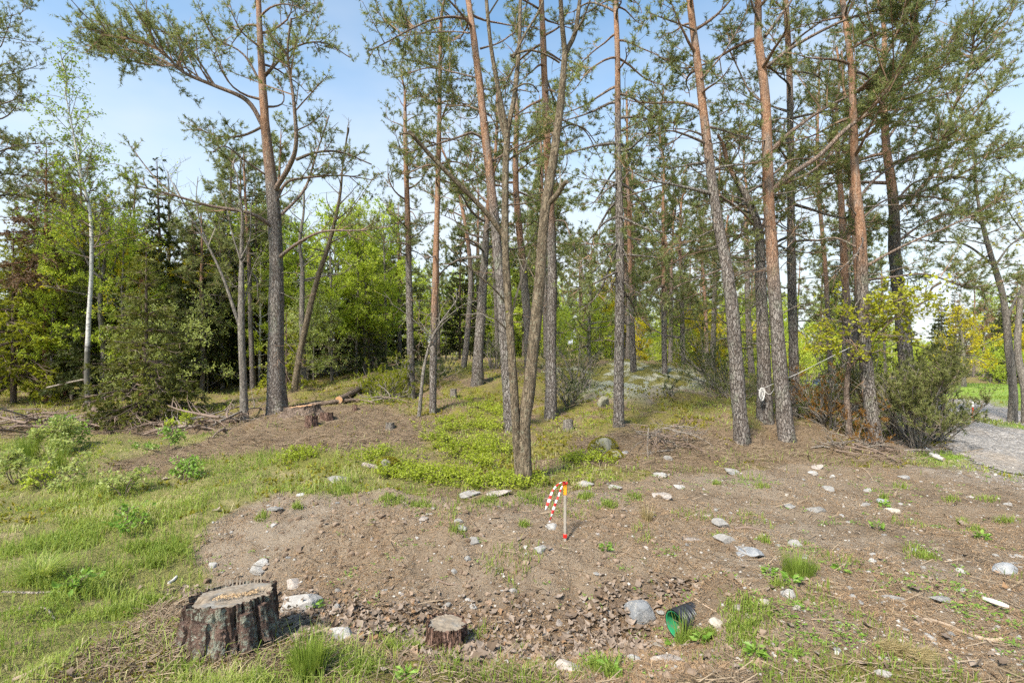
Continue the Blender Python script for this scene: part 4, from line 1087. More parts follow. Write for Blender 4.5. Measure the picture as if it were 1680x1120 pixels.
# yellow tree on the lawn
leafy((1581, 634), [(1580, 600), (1580, 570), (1578, 540)], [9, 7, 6, 4], 0.6, 'round young tree with golden yellow leaves on the lawn', 60, 590, 26, 2.7, fol='leaf_yellow', sp=dict(LEAFY, sub=5, twig=8, size=0.12, per=6, sub_max=1.1), twig_mat='twig', el=(0.15, 1.1))

# spruces
def spruce(base, label, seed, h, Lb, fol='spruce', d=None, n=60, name='spruce_tree', sp=SPRUCE, bark='spruce_bark', lean=0.0, zc=0.12, dead=None, el=(-0.25, 0.6)):
    b = gp(*base) if d is None else np.array([(base[0] - 840) / F * d, d, 0.0])
    b[2] = gz1(b[0], b[1])
    P = np.array([b, b + [lean * .3, 0, h * .35], b + [lean * .7, 0, h * .7], b + [lean, 0, h]])
    r = 0.012 * h + 0.015
    return plant(name, label, 'tree', P, np.array([r, r * .75, r * .42, 0.008]), tint=np.zeros(4), bark=bark, fol=fol, sp=sp, n=n, zc=b[2] + h * zc, L=Lb, seed=seed, el=el, gnarl=0.10, lift=0.25, sag=0.25,
                 twig_mat='twig', join=True, step=0.3, sides=9, flare=0.4, profile=lambda u: max(0.06, (1 - u) ** 0.85), dead=dead)
spruce((240, 692), 'broad olive green young spruce standing alone at the edge of the left wood', 61, 3.3, 1.15, 'spruce_olive', n=110, zc=0.03, sp=dict(SPRUCE, sub=12, size=0.075, K=5))
spruce((22, 662), 'lime green tipped spruce at the left edge', 62, 4.6, 1.7, 'spruce_lime', n=85, sp=dict(SPRUCE, size=0.09))
spruce((76, 657), 'spruce with bare reddish trunk and dry brown twigs by the left edge', 63, 7.0, 1.7, 'spruce_dead', n=44, bark='redbark', zc=0.45, dead=None)
spruce((605, 628), 'small dark bushy spruce behind the felled logs', 64, 2.4, 0.9, 'spruce', d=15.5, n=50)
spruce((470, 645), 'small light green spruce just behind the thick pine', 65, 1.9, 0.7, 'spruce_lime', d=12.6, n=40)
spruce((555, 640), 'mid-sized dark spruce right of the leaning tree', 66, 4.4, 1.25, 'spruce', d=16.5, n=70)
spruce((420, 650), 'tall dark spruce filling the gap left of the thick pine', 67, 6.0, 1.5, 'spruce', d=15.8, n=80)
pine((-50, 655), [(-48, 560), (-42, 430), (-36, 300), (-30, 180), (-26, 70)], [20, 18, 16, 13, 10, 6], 0.6, 'dark dense pine filling the top left corner', 68, 340, 40, 1.75, d=11.5, sp=dict(PINE, sub=7), top=0.55, ora=(300, 100), dead=(560, 340, 6, 0.8))
pine((1122, 612), [(1120, 560), (1118, 480), (1116, 400), (1118, 330)], [10, 9, 8, 6, 4], 0.6, 'bushy low-branched pine on the crest, behind the leaning pine', 70, 560, 34, 1.7, d=14.2, top=0.5, ora=(480, 380))
pine((968, 606), [(966, 560), (968, 500), (970, 430)], [9, 8, 6, 4], 0.5, 'low bushy pine at the back, left of the lone grey pine', 71, 575, 28, 1.5, d=16.5, sp=PINE_FAR, top=0.5, ora=(480, 380))
pine((1205, 620), [(1202, 560), (1198, 480), (1196, 400)], [9, 8, 7, 4], 0.8, 'dense dark young pine between the leaning pine and the rope pine', 72, 570, 30, 1.5, d=12.5, top=0.5, ora=(480, 380))
# split snag
sn = np.array([(238 - 840) / F * 14.0, 14.0, 0]); sn[2] = gz1(sn[0], sn[1])
sp_, rr_ = [sn, sn + [0, 0, 1.4], at(237, 510, 14.0), at(236, 470, 14.0), at(233, 447, 14.0)], np.array([.17, .155, .15, .13, .03])
plant('broken_snag', 'broken-off reddish trunk with a splintered top in the left wood', 'dead tree', sp_, rr_, tint=np.zeros(5), bark='redbark', fol=None, seed=69, flare=0.3)
# ---------------------------------------------------------------- background wood: one of each kind, then copies
def straight(h, lean=0.0, r=0.12, rg=None):
    P = np.array([[0, 0, 0], [lean * .2, 0.02, h * .25], [lean * .5, -.03, h * .55], [lean * .8, .02, h * .8], [lean, 0, h]], float)
    return P, np.array([r, r * .85, r * .65, r * .42, 0.015])
SETS = {}
def proto(key, name, h, fol, bark, sp, n, zc, L, r, seed, tint=None, **kw):
    P, R = straight(h, np.random.default_rng(seed).normal(0, 0.25), r)
    o = plant(name, 'tmp', 'tree', P, R, tint=np.zeros(5) if tint is None else np.array(tint), bark=bark, fol=fol, sp=sp, n=n, zc=h * zc, L=L, seed=seed, join=True, sides=7, step=0.5, flare=0.3, **kw)
    SETS.setdefault(key, []).append([o, False])
cone = lambda u: max(0.06, (1 - u) ** 0.8)
dome = lambda u: 0.35 + 0.65 * math.sin(PI * min(1, 0.18 + 0.8 * u))
FARP = dict(PINE_FAR, sub=4.5, twig=10, per=4, size=0.17, K=5, w=0.18)
FARS = dict(SPRUCE, sub=8, twig=9, per=4, size=0.17, K=4, w=0.30)
FARL = dict(LEAFY, sub=5, twig=10, size=0.12, per=7, notwig=True)
for s in range(3):
    proto('pine', 'background_pine', 10.0 + s, 'needle_far', 'pine', FARP, 34, 0.42, 2.1, 0.13, 200 + s, tint=[0, .1, .6, 1, 1], el=(-0.1, 0.8), gnarl=0.4, top=0.5, dead=(2.5, 5.0, 8, 0.9), twig_mat='twig_pine')
for s in range(2):
    proto('spruce', 'background_spruce', 9.0 + 2 * s, 'spruce', 'spruce_bark', FARS, 90, 0.10, 2.0, 0.12, 210 + s, profile=cone, el=(-0.3, 0.5), gnarl=0.1, twig_mat='twig')
proto('dry', 'dry_spruce', 8.0, 'spruce_dead', 'redbark', dict(FARS, sub=4), 60, 0.15, 1.5, 0.10, 215, profile=cone, el=(-0.3, 0.4), gnarl=0.15, twig_mat='twig')
for s, f in enumerate(('leaf', 'leaf_deep')):
    proto('leafy', 'background_birch', 7.5 + s, f, 'birch' if s == 0 else 'grey', FARL, 34, 0.22, 2.0, 0.09, 220 + s, tint=[.0, .8, 1, 1, 1], profile=dome, el=(0.2, 1.1), twig_mat='twig', lift=0.2)
proto('lime', 'background_maple', 7.0, 'leaf_yellow', 'grey', FARL, 34, 0.2, 2.2, 0.09, 230, profile=dome, el=(0.2, 1.0), twig_mat='twig')
proto('rust', 'pinkish_larch', 9.0, 'leaf_rust', 'grey', FARL, 40, 0.2, 1.8, 0.10, 231, profile=cone, el=(0.0, 0.7), twig_mat='twig')
proto('shrub', 'understorey_shrub', 2.4, 'leaf', 'grey', dict(LEAFY, sub=7, twig=12, size=0.08, per=6, notwig=True), 22, 0.08, 1.1, 0.025, 232, profile=dome, el=(0.3, 1.1), twig_mat='twig')
proto('shrub_grey', 'sallow_shrub', 2.6, 'leaf_grey', 'grey', dict(LEAFY, sub=7, twig=12, size=0.065, per=6, notwig=True), 24, 0.10, 1.2, 0.025, 233, profile=dome, el=(0.3, 1.1), twig_mat='twig_grey')
proto('bare', 'bare_aspen', 8.0, 'leaf', 'grey', dict(LEAFY, sub=4, twig=5, size=0.09, keep=0.10), 26, 0.35, 2.6, 0.10, 234, profile=lambda u: 1.1 - 0.7 * u, el=(0.7, 1.25), twig_mat='twig_grey', gnarl=0.25)
brg = np.random.default_rng(77)
def put(key, px, d, scl, label, group, zoff=0.0):
    x = (px - 840.0) / F * d; y = d
    lst = SETS[key]; e = lst[int(brg.integers(len(lst)))]
    s = (scl * brg.uniform(0.92, 1.08),) * 2 + (scl * brg.uniform(0.92, 1.1),)
    loc = (x, y, gz1(x, y) + zoff); rz = brg.uniform(0, 6.28)
    if not e[1]:
        e[1] = True; o = e[0]; o.location = loc; o.rotation_euler = (0, 0, rz); o.scale = s; o['label'] = label; o['group'] = group
        return o
    return copy_tree(e[0], loc, rz, s, label, group)
GRP = {k: 'background ' + v for k, v in dict(pine='pines', spruce='spruces', leafy='green broadleaf trees', lime='yellow-green trees', shrub='understorey shrubs', shrub_grey='sallow shrubs', dry='half-dry spruces', rust='pinkish trees', bare='bare trees').items()}
KIND = {'pine': 'slender pine', 'spruce': 'dark spruce', 'leafy': 'green broadleaf tree', 'lime': 'yellow-green broadleaf', 'shrub': 'light green shrub', 'shrub_grey': 'pale sallow shrub', 'dry': 'brown dry spruce', 'rust': 'pinkish brown tree', 'bare': 'nearly bare tree'}
SECT = [(0, 'off the left edge'), (75, 'left of the reddish-trunked spruce'), (145, 'left of the birch'), (240, 'between the birch and the olive spruce'), (400, 'between the olive spruce and the slim grey tree'), (455, 'left of the thick pine'), (560, 'right of the thick pine'), (676, 'left of the slim young pine'),
        (783, 'between the slim young pine and the crooked pine'), (862, 'left of the forked oak'), (1015, 'between the oak and the lone grey pine'), (1130, 'behind the lichen crest'), (1217, 'left of the leaning pine'), (1292, 'behind the rope pine'), (1440, 'between the orange pine and the reddish pine'),
        (1545, 'behind the leggy juniper'), (1600, 'behind the golden tree'), (1680, 'beside the bowing roadside tree'), (9999, 'off the right edge')]
def where(px, d):
    for lim, t in SECT:
        if px < lim: break
    return ('in the nearer wood ' if d < 18 else 'deeper in the wood ' if d < 26 else 'far back ' if d < 46 else 'in the far treeline ') + t
def many(key, n, px, dd, sc):
    for k in range(n):
        p = brg.uniform(*px) if n > 1 else px[0]; d = brg.uniform(*dd)
        put(key, p, d, brg.uniform(*sc), KIND[key] + ' ' + where(p, d), GRP[key])
# left wood
many('spruce', 30, (-150, 640), (18, 30), (0.45, 0.66)); many('spruce', 9, (-120, 600), (15.5, 19), (0.26, 0.42)); many('dry', 4, (0, 200), (14.5, 18), (0.5, 0.64))
many('pine', 12, (-100, 560), (16, 27), (0.55, 0.75)); many('leafy', 11, (60, 440), (13.5, 15.5), (0.40, 0.56)); many('spruce', 7, (0, 440), (13.4, 16.5), (0.42, 0.6)); many('pine', 6, (60, 420), (13, 16), (0.5, 0.62)); many('leafy', 8, (470, 640), (14.5, 19), (0.45, 0.6)); many('leafy', 16, (20, 600), (14.5, 22), (0.5, 0.68)); many('lime', 5, (150, 420), (14.5, 18), (0.5, 0.6)); many('shrub', 6, (40, 640), (13, 19), (0.5, 0.8))
for px, d, s in [(255, 13.0, .85), (300, 13.2, .8), (215, 12.8, .7), (340, 13.8, .9), (480, 13.4, .75), (515, 14.0, .9), (545, 14.6, .8)]: put('shrub_grey', px, d, s, KIND['shrub_grey'] + ' ' + where(px, d), GRP['shrub_grey'])
for px, d, s in [(280, 15.5, .78), (215, 17, .75), (330, 16, .72), (575, 18, .8), (365, 14.5, .6)]: put('bare', px, d, s, KIND['bare'] + ' ' + where(px, d), GRP['bare'])
many('spruce', 5, (-420, -120), (16, 26), (0.5, 0.7)); many('leafy', 5, (-420, -120), (14, 22), (0.5, 0.65))
# middle, beyond the crest
many('pine', 24, (560, 1230), (17, 30), (0.55, 0.85)); many('leafy', 10, (560, 900), (22, 34), (0.5, 0.8)); many('spruce', 6, (590, 860), (19, 30), (0.35, 0.6)); many('lime', 10, (980, 1330), (22, 28), (0.40, 0.55))
many('leafy', 8, (950, 1400), (26, 36), (0.5, 0.7)); many('shrub', 14, (700, 1380), (20, 28), (0.7, 1.2)); many('shrub', 30, (540, 1400), (29, 42), (1.2, 2.2)); many('leafy', 16, (540, 1380), (32, 46), (0.5, 0.72))
many('pine', 14, (820, 1420), (28, 44), (0.75, 1.0)); many('spruce', 9, (820, 1420), (30, 46), (0.5, 0.8)); many('shrub', 8, (860, 1010), (21, 26), (0.6, 0.9))
# right, beyond the lawn
many('spruce', 14, (1380, 1760), (38, 46), (0.5, 0.7)); many('leafy', 8, (1340, 1520), (36, 46), (0.6, 0.8)); many('lime', 3, (1620, 1780), (36, 42), (0.5, 0.6)); many('rust', 6, (1560, 1720), (46, 54), (0.85, 1.05)); many('pine', 5, (1320, 1460), (15, 30), (0.6, 0.8)); many('shrub', 9, (1620, 1760), (34, 40), (0.8, 1.4)); many('shrub', 5, (1400, 1530), (30, 36), (1.0, 1.6))
# the far line of trees that closes the view
many('spruce', 16, (-200, 1900), (52, 66), (0.8, 1.05)); many('leafy', 20, (-200, 1900), (48, 64), (0.9, 1.2)); many('pine', 16, (-200, 1900), (48, 62), (0.8, 1.05))

# ---------------------------------------------------------------- junipers and saplings
def bush(base, label, seed, h, spread, n, fol, sp=JUNIPER, name='juniper_bush', cat='bush', d=None, bark='grey', twig='twig_grey', r=0.014, group=None, part='stem', lean=(0, 0), dens=1.0, crown='foliage', t0=None, el=None):
    rg = np.random.default_rng(seed)
    b = gp(*base) if d is None else np.array([(base[0] - 840) / F * d, d, 0.0]); b[2] = gz1(b[0], b[1])
    root = empty(name, b, label, cat, group)
    lines = []
    for k in range(n):
        az = k * 2.399 + rg.normal(0, 0.3); rr = spread * math.sqrt((k + 0.5) / n) * rg.uniform(0.7, 1.2)
        p0 = b + np.array([math.cos(az), math.sin(az), 0]) * spread * 0.16 * rg.random(); p0[2] = gz1(p0[0], p0[1]) - 0.05
        hh = h * rg.uniform(0.55, 1.05) * (1 - 0.35 * rr / max(spread, .01) * 0.5)
        dv = np.array([math.cos(az) * rr + lean[0], math.sin(az) * rr + lean[1], hh])
        lines.append(grow_limb(p0, dv, float(np.linalg.norm(dv)), rg, 10, 0.3, 0.3, 0.0))
    R0 = np.full(n, r); 
    for q in lines:
        m_ = MB(); tube(m_, q, np.linspace(r, 0.004, len(q)) * rg.uniform(0.7, 1.2), 5, 0.3, True, 0.1)
        link(part, m_.mesh(part, M[bark], True, b), root)
    mbt, mbf = MB(), MB()
    s = dict(sp); s['t0'] = s['t0'] if t0 is None else t0
    foliage(Pl([decimate_path(q) for q in lines], R0, R0 * .3), rg, s, mbt, mbf, np.full(n, dens))
    tag(link('twigs', mbt.mesh('twigs', M[twig], False, b), root), kind='stuff')
    if mbf.n: tag(link(crown, mbf.mesh(crown, M[fol], False, b), root), kind='stuff')
    return root
bush((1505, 738), 'leggy grey-brown juniper with a thin green top beside the gravel road', 301, 1.7, 0.5, 30, 'juniper_grey', sp=dict(JUNIPER, sub=10, size=0.055), r=0.010, t0=0.4, twig='twig')
bush((1535, 725), 'low spreading juniper boughs leaning towards the gravel road', 302, 0.8, 0.45, 14, 'juniper', lean=(0.3, 0), sp=dict(JUNIPER, sub=8, size=0.05))
bush((1475, 725), 'bare brown twiggy juniper between the reddish pine and the road', 303, 1.3, 0.6, 24, 'juniper_grey', sp=dict(JUNIPER, sub=7, keep=0.10), r=0.012)
bush((1358, 700), 'juniper with rusty brown needles, left of the crooked young oak', 304, 1.15, 0.7, 18, 'juniper_rust', sp=dict(JUNIPER, sub=7, keep=0.8))
bush((1415, 732), 'low rust-orange juniper boughs at the foot of the reddish pine', 305, 0.5, 0.42, 14, 'juniper_rust', sp=dict(JUNIPER, sub=9))
bush((1345, 690), 'dark green juniper just right of the biggest orange pine', 306, 1.0, 0.6, 14, 'juniper', sp=dict(JUNIPER, sub=6, keep=0.8))
bush((1385, 690), 'tall thin olive juniper behind the crooked young oak', 307, 1.7, 0.45, 14, 'juniper', d=9.6, sp=dict(JUNIPER, sub=5, keep=0.6))
bush((945, 642), 'upright juniper with bare stems, left of the lone grey pine', 308, 1.45, 0.6, 16, 'juniper', sp=dict(JUNIPER, sub=6, keep=0.6))
bush((935, 665), 'low green juniper at the foot of the upright juniper', 309, 0.5, 0.5, 14, 'juniper', sp=dict(JUNIPER, sub=9))
bush((1185, 640), 'dark juniper leaning left on the slope behind the leaning pine', 310, 1.6, 0.9, 18, 'juniper', lean=(-0.5, 0), sp=dict(JUNIPER, sub=6, keep=0.8))
bush((1205, 655), 'low dark juniper skirt behind the foot of the leaning pine', 311, 0.6, 0.6, 12, 'juniper_grey', sp=dict(JUNIPER, sub=8))
bush((810, 640), 'olive juniper beside the dark crooked pine', 312, 1.0, 0.5, 14, 'juniper', d=13.2, sp=dict(JUNIPER, sub=6, keep=0.7))
bush((1100, 650), 'tiny pine seedling on the mossy slope below the crest', 313, 0.45, 0.2, 6, 'juniper', sp=dict(JUNIPER, sub=8), name='pine_seedling', cat='seedling')
bush((632, 650), 'heap of fresh green fir boughs beside the felled logs', 314, 0.55, 0.95, 26, 'spruce_lime', d=11.4, sp=dict(JUNIPER, size=0.06), name='bough_heap', cat='bough heap')
bush((705, 640), 'low olive fir boughs on the rise behind the slim young pine', 315, 0.4, 0.9, 22, 'juniper', d=12.6, sp=dict(JUNIPER, size=0.05), name='low_boughs', cat='bush')
SAPL = dict(LEAFY, sub=22, sub_min=0.06, sub_max=0.2, twig=35, twl=(0.04, 0.1), per=5, size=0.045, t0=0.4)
for q, (px, py, h, s, n, sd, f) in enumerate([(118, 800, .42, .12, 3, 401, 'leaf_grey'), (205, 815, .40, .16, 4, 402, 'leaf_grey'), (300, 790, .32, .18, 5, 403, 'weed'), (30, 790, .40, .25, 5, 404, 'leaf_grey'),
                                              (75, 745, .55, .40, 9, 405, 'leaf_grey'), (110, 735, .50, .32, 7, 406, 'weed'), (270, 740, .42, .22, 4, 407, 'weed'), (215, 870, .28, .14, 3, 408, 'weed'), (125, 968, .14, .06, 3, 409, 'weed'), (310, 700, .34, .25, 5, 410, 'leaf'), (70, 800, .28, .12, 3, 411, 'leaf')]):
    bush((px, py), ['slim upright seedling with pale leaves in the left grass', 'pale leafy rowan shoot right of the slim seedling', 'bright green leafy shoots at the edge of the bark litter', 'wispy pale shoots at the left edge of the grass',
                    'wide light green shrub in front of the log pile at far left', 'light green shrub joined to the wide one, a little nearer the logs', 'green leafy shoot in the brown bark litter', 'low leafy shoot where the grass meets the bare soil', 'tiny seedling left of the big stump', 'small green shrub before the pile of branches', 'short leafy seedling between the wide shrub and the slim one'][q],
         sd, h, s, n, f, sp=SAPL, name='seedling' if h < .45 else 'leafy_shrub', cat='seedling' if h < .45 else 'shrub', bark='twig', twig='twig', r=0.006)
# ---------------------------------------------------------------- stumps
def stump(name, label, c, r, h, seed, bark, cutm, rings=64, nseg=160, ridge=0.12, tilt=(0.0, 0.0), step=None, flare=0.35, cat='tree stump', group=None, rough_top=0.012, sx=1.0):
    """bark cylinder with furrowed ridges, flared roots, a sawn face; parts: bark, cut_face"""
    rg = np.random.default_rng(seed)
    th = np.linspace(0, 2 * PI, nseg, endpoint=False); u = np.linspace(0, 1, rings)
    TH, U = np.meshgrid(th, u)
    cx, sy = np.cos(TH) * 3.0, np.sin(TH) * 3.0
    plates = fbm(cx * 1.9 + 7 + seed, sy * 1.9 + U * 0.9, seed, 3)
    fur = np.abs(vnoise(cx * 3.2 + 3, sy * 3.2 + U * 1.5 + seed, seed + 5) - 0.5) * 2
    fine = fbm(cx * 9, sy * 9 + U * 5, seed + 9, 3) - 0.5
    root = 0.5 + 0.5 * np.cos(TH * 4 + seed + 0.8 * np.sin(TH * 2))
    R = r * (0.94 + ridge * (plates - 0.4) * 1.4 - ridge * 0.9 * (fur < 0.16) * (0.16 - fur) / 0.16 + 0.09 * fine + flare * (1 - U) ** 2.2 * (0.35 + root))
    R *= 1 + 0.10 * np.sin(2 * TH + seed)
    # sawn top, slightly tilted, with one step between two saw cuts
    X, Y = R * np.cos(TH) * sx, R * np.sin(TH)
    top = h + tilt[0] * X + tilt[1] * Y
    if step: top = top + np.where(X * step[0] + Y * step[1] > step[2] * r, step[3], 0.0)
    edge = (fbm(cx * 4, sy * 4, seed + 20, 3) - 0.5) * rough_top * 2
    Z = -0.12 + (top + edge + 0.12) * U
    o = empty(name, c, label, cat, group)
    mb = MB(); V = np.stack([X, Y, Z], -1)
    i = np.arange(rings - 1)[:, None] * nseg; j = np.arange(nseg)[None]; k = (j + 1) % nseg
    mb.add(V, np.stack([i + j, i + k, i + nseg + k, i + nseg + j], -1).reshape(-1, 4), np.clip(0.2 + 1.3 * (plates - 0.25) + 0.25 * (fur > 0.16), 0, 1).ravel())
    link('bark', mb.mesh('bark', M[bark], True), o)
    nr = 26; s = np.linspace(0, 1, nr); TH2, S = np.meshgrid(th, s)
    RR = R[-1][None] * 0.985 * S; XX, YY = RR * np.cos(TH2) * sx, RR * np.sin(TH2)
    ZZ = h + tilt[0] * XX + tilt[1] * YY - 0.010
    if step:
        q = XX * step[0] + YY * step[1] - step[2] * r + 0.02 * np.sin(XX * 40)
        ZZ = ZZ + step[3] * sstep(-0.008, 0.008, q)
    ZZ = ZZ + (fbm(XX * 40 + 9, YY * 40, seed, 3) - 0.5) * rough_top
    ZZ[-1] -= 0.004
    m2 = MB(); i = np.arange(nr - 1)[:, None] * nseg
    m2.add(np.stack([XX, YY, ZZ], -1), np.stack([i + j, i + k, i + nseg + k, i + nseg + j], -1).reshape(-1, 4))
    cf = link('cut_face', m2.mesh('cut_face', M[cutm], False), o)
    return o, R
def gpt(px, py):
    p = gp(px, py); p[2] = gz1(p[0], p[1]); return p
sc_ = gpt(362, 1064)
st, _ = stump('tree_stump', 'large lichen-crusted stump with a stepped saw cut, in the left foreground', sc_ + [0, 0.12, 0.0], 0.208, 0.20, 5, 'stump_bark', 'cut_grey', rings=80, nseg=240, ridge=0.15, tilt=(0.08, -0.20), step=(-0.35, 0.94, 0.05, 0.028), flare=0.30, sx=1.12)
rg = np.random.default_rng(90)
m_ = MB()                                    # saw chips lying in the step of the cut
n_ = 420; a_ = rg.uniform(-1, 1, n_); cc = np.stack([0.03 + a_ * 0.10, -0.015 + rg.normal(0, 0.025, n_) + 0.37 * (0.03 + a_ * 0.10), np.zeros(n_)], 1)
cc[:, 2] = 0.205 + 0.08 * cc[:, 0] - 0.20 * cc[:, 1] + rg.uniform(0.0, 0.008, n_)
leaves(m_, cc, 0.010, rg, flat=0.6)
tag(link('wood_chips', m_.mesh('wood_chips', M['sawdust']), st), kind='stuff')
m_ = MB()                                    # upright splinters along the hinge of the cut
for k in range(16):
    t = -0.16 + k * 0.018; p = np.array([t - 0.06, 0.16 + 0.30 * (t + 0.06), 0.18 + 0.08 * t + 0.02 * rg.random()])
    prisms(m_, [p - [0, 0, 0.06]], [p + [rg.normal(0, .004), rg.normal(0, .004), rg.uniform(0.01, 0.035)]], 0.009, 0.003)
link('splinters', m_.mesh('splinters', M['cut_grey']), st)['kind'] = 'stuff'
# peeling bark slabs standing off the stump
for k, (a, hh, ww) in enumerate([(-2.75, 0.17, 0.035), (-2.3, 0.13, 0.03), (-1.75, 0.16, 0.04), (-1.35, 0.12, 0.025), (-0.85, 0.17, 0.035), (-0.4, 0.18, 0.03)]):
    s = np.linspace(0, 1, 14); w_ = np.linspace(-1, 1, 8); S, W = np.meshgrid(s, w_)
    jag = 1 + 0.25 * (vnoise(S * 6 + k, W * 2, 4) - 0.5)
    ang = a + W * ww / 0.25 * jag; rad = 0.215 * (1 + 0.10 * np.sin(2 * ang + 5)) + 0.010 * (1 - W * W) + 0.03 * (1 - S) ** 2 + (fbm(S * 9 + k * 3, W * 5, k, 4) - 0.5) * 0.035
    Vt = np.stack([rad * np.cos(ang) * 1.12, rad * np.sin(ang), 0.015 + S * hh], -1)
    Vi = np.stack([(rad - 0.03) * np.cos(ang) * 1.12, (rad - 0.03) * np.sin(ang), 0.015 + S * hh], -1)
    mb = MB(); nf = grid_faces(14, 8); mb.add(Vt, nf, 0.4 + 0.5 * vnoise(S * 5 + k, W * 3, 3).ravel()); mb.add(Vi, nf[:, ::-1], 0.1)
    # rim between the two skins
    idx = np.concatenate([np.arange(13), np.arange(13, 111, 14), np.arange(111, 98, -1), np.arange(98, 0, -14)])
    idx2 = np.roll(idx, -1); mb.add(np.vstack([Vt.reshape(-1, 3), Vi.reshape(-1, 3)]), np.stack([idx, idx + 112, idx2 + 112, idx2], -1), 0.15)
    link('bark_plate', mb.mesh('bark_plate', M['stump_bark'], True), st)
s2 = gpt(730, 1068)
stump('tree_stump', 'small low red-brown stump at the bottom centre of the picture', s2 + [0, 0.06, 0], 0.115, 0.135, 17, 'stump_bark_red', 'cut_grey', rings=40, nseg=160, ridge=0.26, tilt=(-0.06, -0.10), flare=0.6, sx=1.1)
for (px, py, r, h, lab, sd, cm) in [(511, 696, .085, .13, 'small freshly cut stump, front left of the pair on the bark litter', 31, 'cut_fresh'), (536, 688, .095, .10, 'wider freshly cut stump, right of the pair on the bark litter', 32, 'cut_fresh'),
                                    (582, 673, .045, .10, 'tiny orange-topped stump near the felled log', 33, 'cut_fresh'), (932, 706, .075, .17, 'grey weathered stump between the oak and the lone grey pine', 34, 'cut_grey'),
                                    (744, 652, .07, .18, 'grey stump on the rise right of the orange-stemmed pine', 35, 'cut_grey'), (640, 702, .07, .10, 'decayed dark root stump amid the bark litter', 36, 'cut_grey')]:
    p = gpt(px, py); stump('tree_stump', lab, p, r, h, sd, 'stump_bark_red' if sd < 34 else 'grey', cm, rings=16, nseg=48, ridge=0.15, tilt=(0.0, -0.12))
# big old stump with the fresh slanting cut below the thick pine
bs = gpt(490, 684)
stump('felled_tree_stump', 'broad low stump with a bright orange slanting cut beside the thick pine', bs + [-0.05, 0.25, 0], 0.20, 0.14, 37, 'log_bark', 'cut_fresh', rings=24, nseg=90, ridge=0.2, tilt=(0.10, -0.02), flare=0.9, sx=1.5)
def stick(name, label, pts, w0, w1, mat, cat='stick', group=None, px=True, sides=6, lift=0.5, endmat=None, wob=0.12, sd=1):
    """a stick or log lying on the ground through photo pixels"""
    if px: P = np.array([gpt(*p) for p in pts])
    else: P = np.asarray(pts, float)
    w = np.linspace(w0, w1, len(P))
    if px: P[:, 2] += w * lift
    Q, V = resample(P, w, 0.03 if w0 < 0.03 else 0.08)
    mb = MB(); tube(mb, Q - P[0], V[:, 0], sides, 0.4, True, wob, sd)
    if endmat:
        o = empty(name, P[0], label, cat, group)
        link('bark', mb.mesh('bark', M[mat], True), o)
        for e, dv in ((0, Q[0] - Q[1]), (-1, Q[-1] - Q[-2])):
            t = nrm(dv); m2 = MB(); c = Q[e] - P[0] + t * 0.003
            a = nrm(np.cross(t, UP + 0.01)); b = np.cross(t, a); th = np.linspace(0, 2 * PI, 14, endpoint=False)
            ring = c + (np.cos(th)[:, None] * a + np.sin(th)[:, None] * b) * V[e, 0] * 0.97
            m2.add(np.vstack([ring, c + t * 0.002]), [[k, (k + 1) % 14, 14] for k in range(14)])
            link('cut_end', m2.mesh('cut_end', M[endmat]), o)
        return o
    return tag(link(name, mb.mesh(name, M[mat], True), loc=P[0]), label, cat, group)
# logs
stick('log', 'peeled pale log lying across the bank top before the oak slope', [(596, 766), (615, 770), (642, 776)], 0.030, 0.024, 'deadwood', 'log', endmat='cut_grey', sides=12)
stick('log', 'grey log slanting up towards the fir bough heap', [(556, 662), (575, 652), (596, 641)], 0.075, 0.06, 'log_bark', 'log', endmat='cut_fresh', sides=12, lift=1.2)
stick('log', 'long thin log running right from the broad orange stump', [(508, 668), (540, 664), (580, 661), (650, 658)], 0.05, 0.03, 'log_bark', 'log', endmat='cut_fresh', sides=10, lift=1.0)
stick('log', 'dark rough log with an orange cut end in the pile of branches', [(112, 694), (135, 699), (162, 704)], 0.11, 0.09, 'log_bark', 'log', endmat='cut_fresh', sides=12)
stick('log', 'thin grey trunk lying from the birch towards the slim grey tree', [(140, 668), (170, 682), (215, 694), (270, 700)], 0.055, 0.035, 'log_bark', 'log', endmat='cut_fresh', sides=10, lift=1.0)
stick('log', 'dark brushy log ending at the slim grey tree', [(285, 697), (320, 694), (360, 693), (398, 690)], 0.06, 0.045, 'log_bark', 'log', endmat='cut_grey', sides=10)
stick('leaning_pole', 'pale pole leaning against the birch in the left wood', np.array([at(78, 636, 13.0), at(110, 628, 12.8), at(150, 620, 12.4)]), 0.03, 0.02, 'deadwood', 'pole', px=False)
w1 = gpt(1513, 735)
stick('birch_log', 'white birch pole lying at the foot of the leggy juniper, upper piece', [(1513, 736), (1528, 743), (1543, 751)], 0.028, 0.024, 'birch_white', 'log', endmat='cut_grey', sides=12)
stick('birch_log', 'short white birch piece lying below the longer birch pole', [(1527, 748), (1538, 752), (1549, 756)], 0.03, 0.028, 'birch_white', 'log', endmat='cut_grey', sides=12)
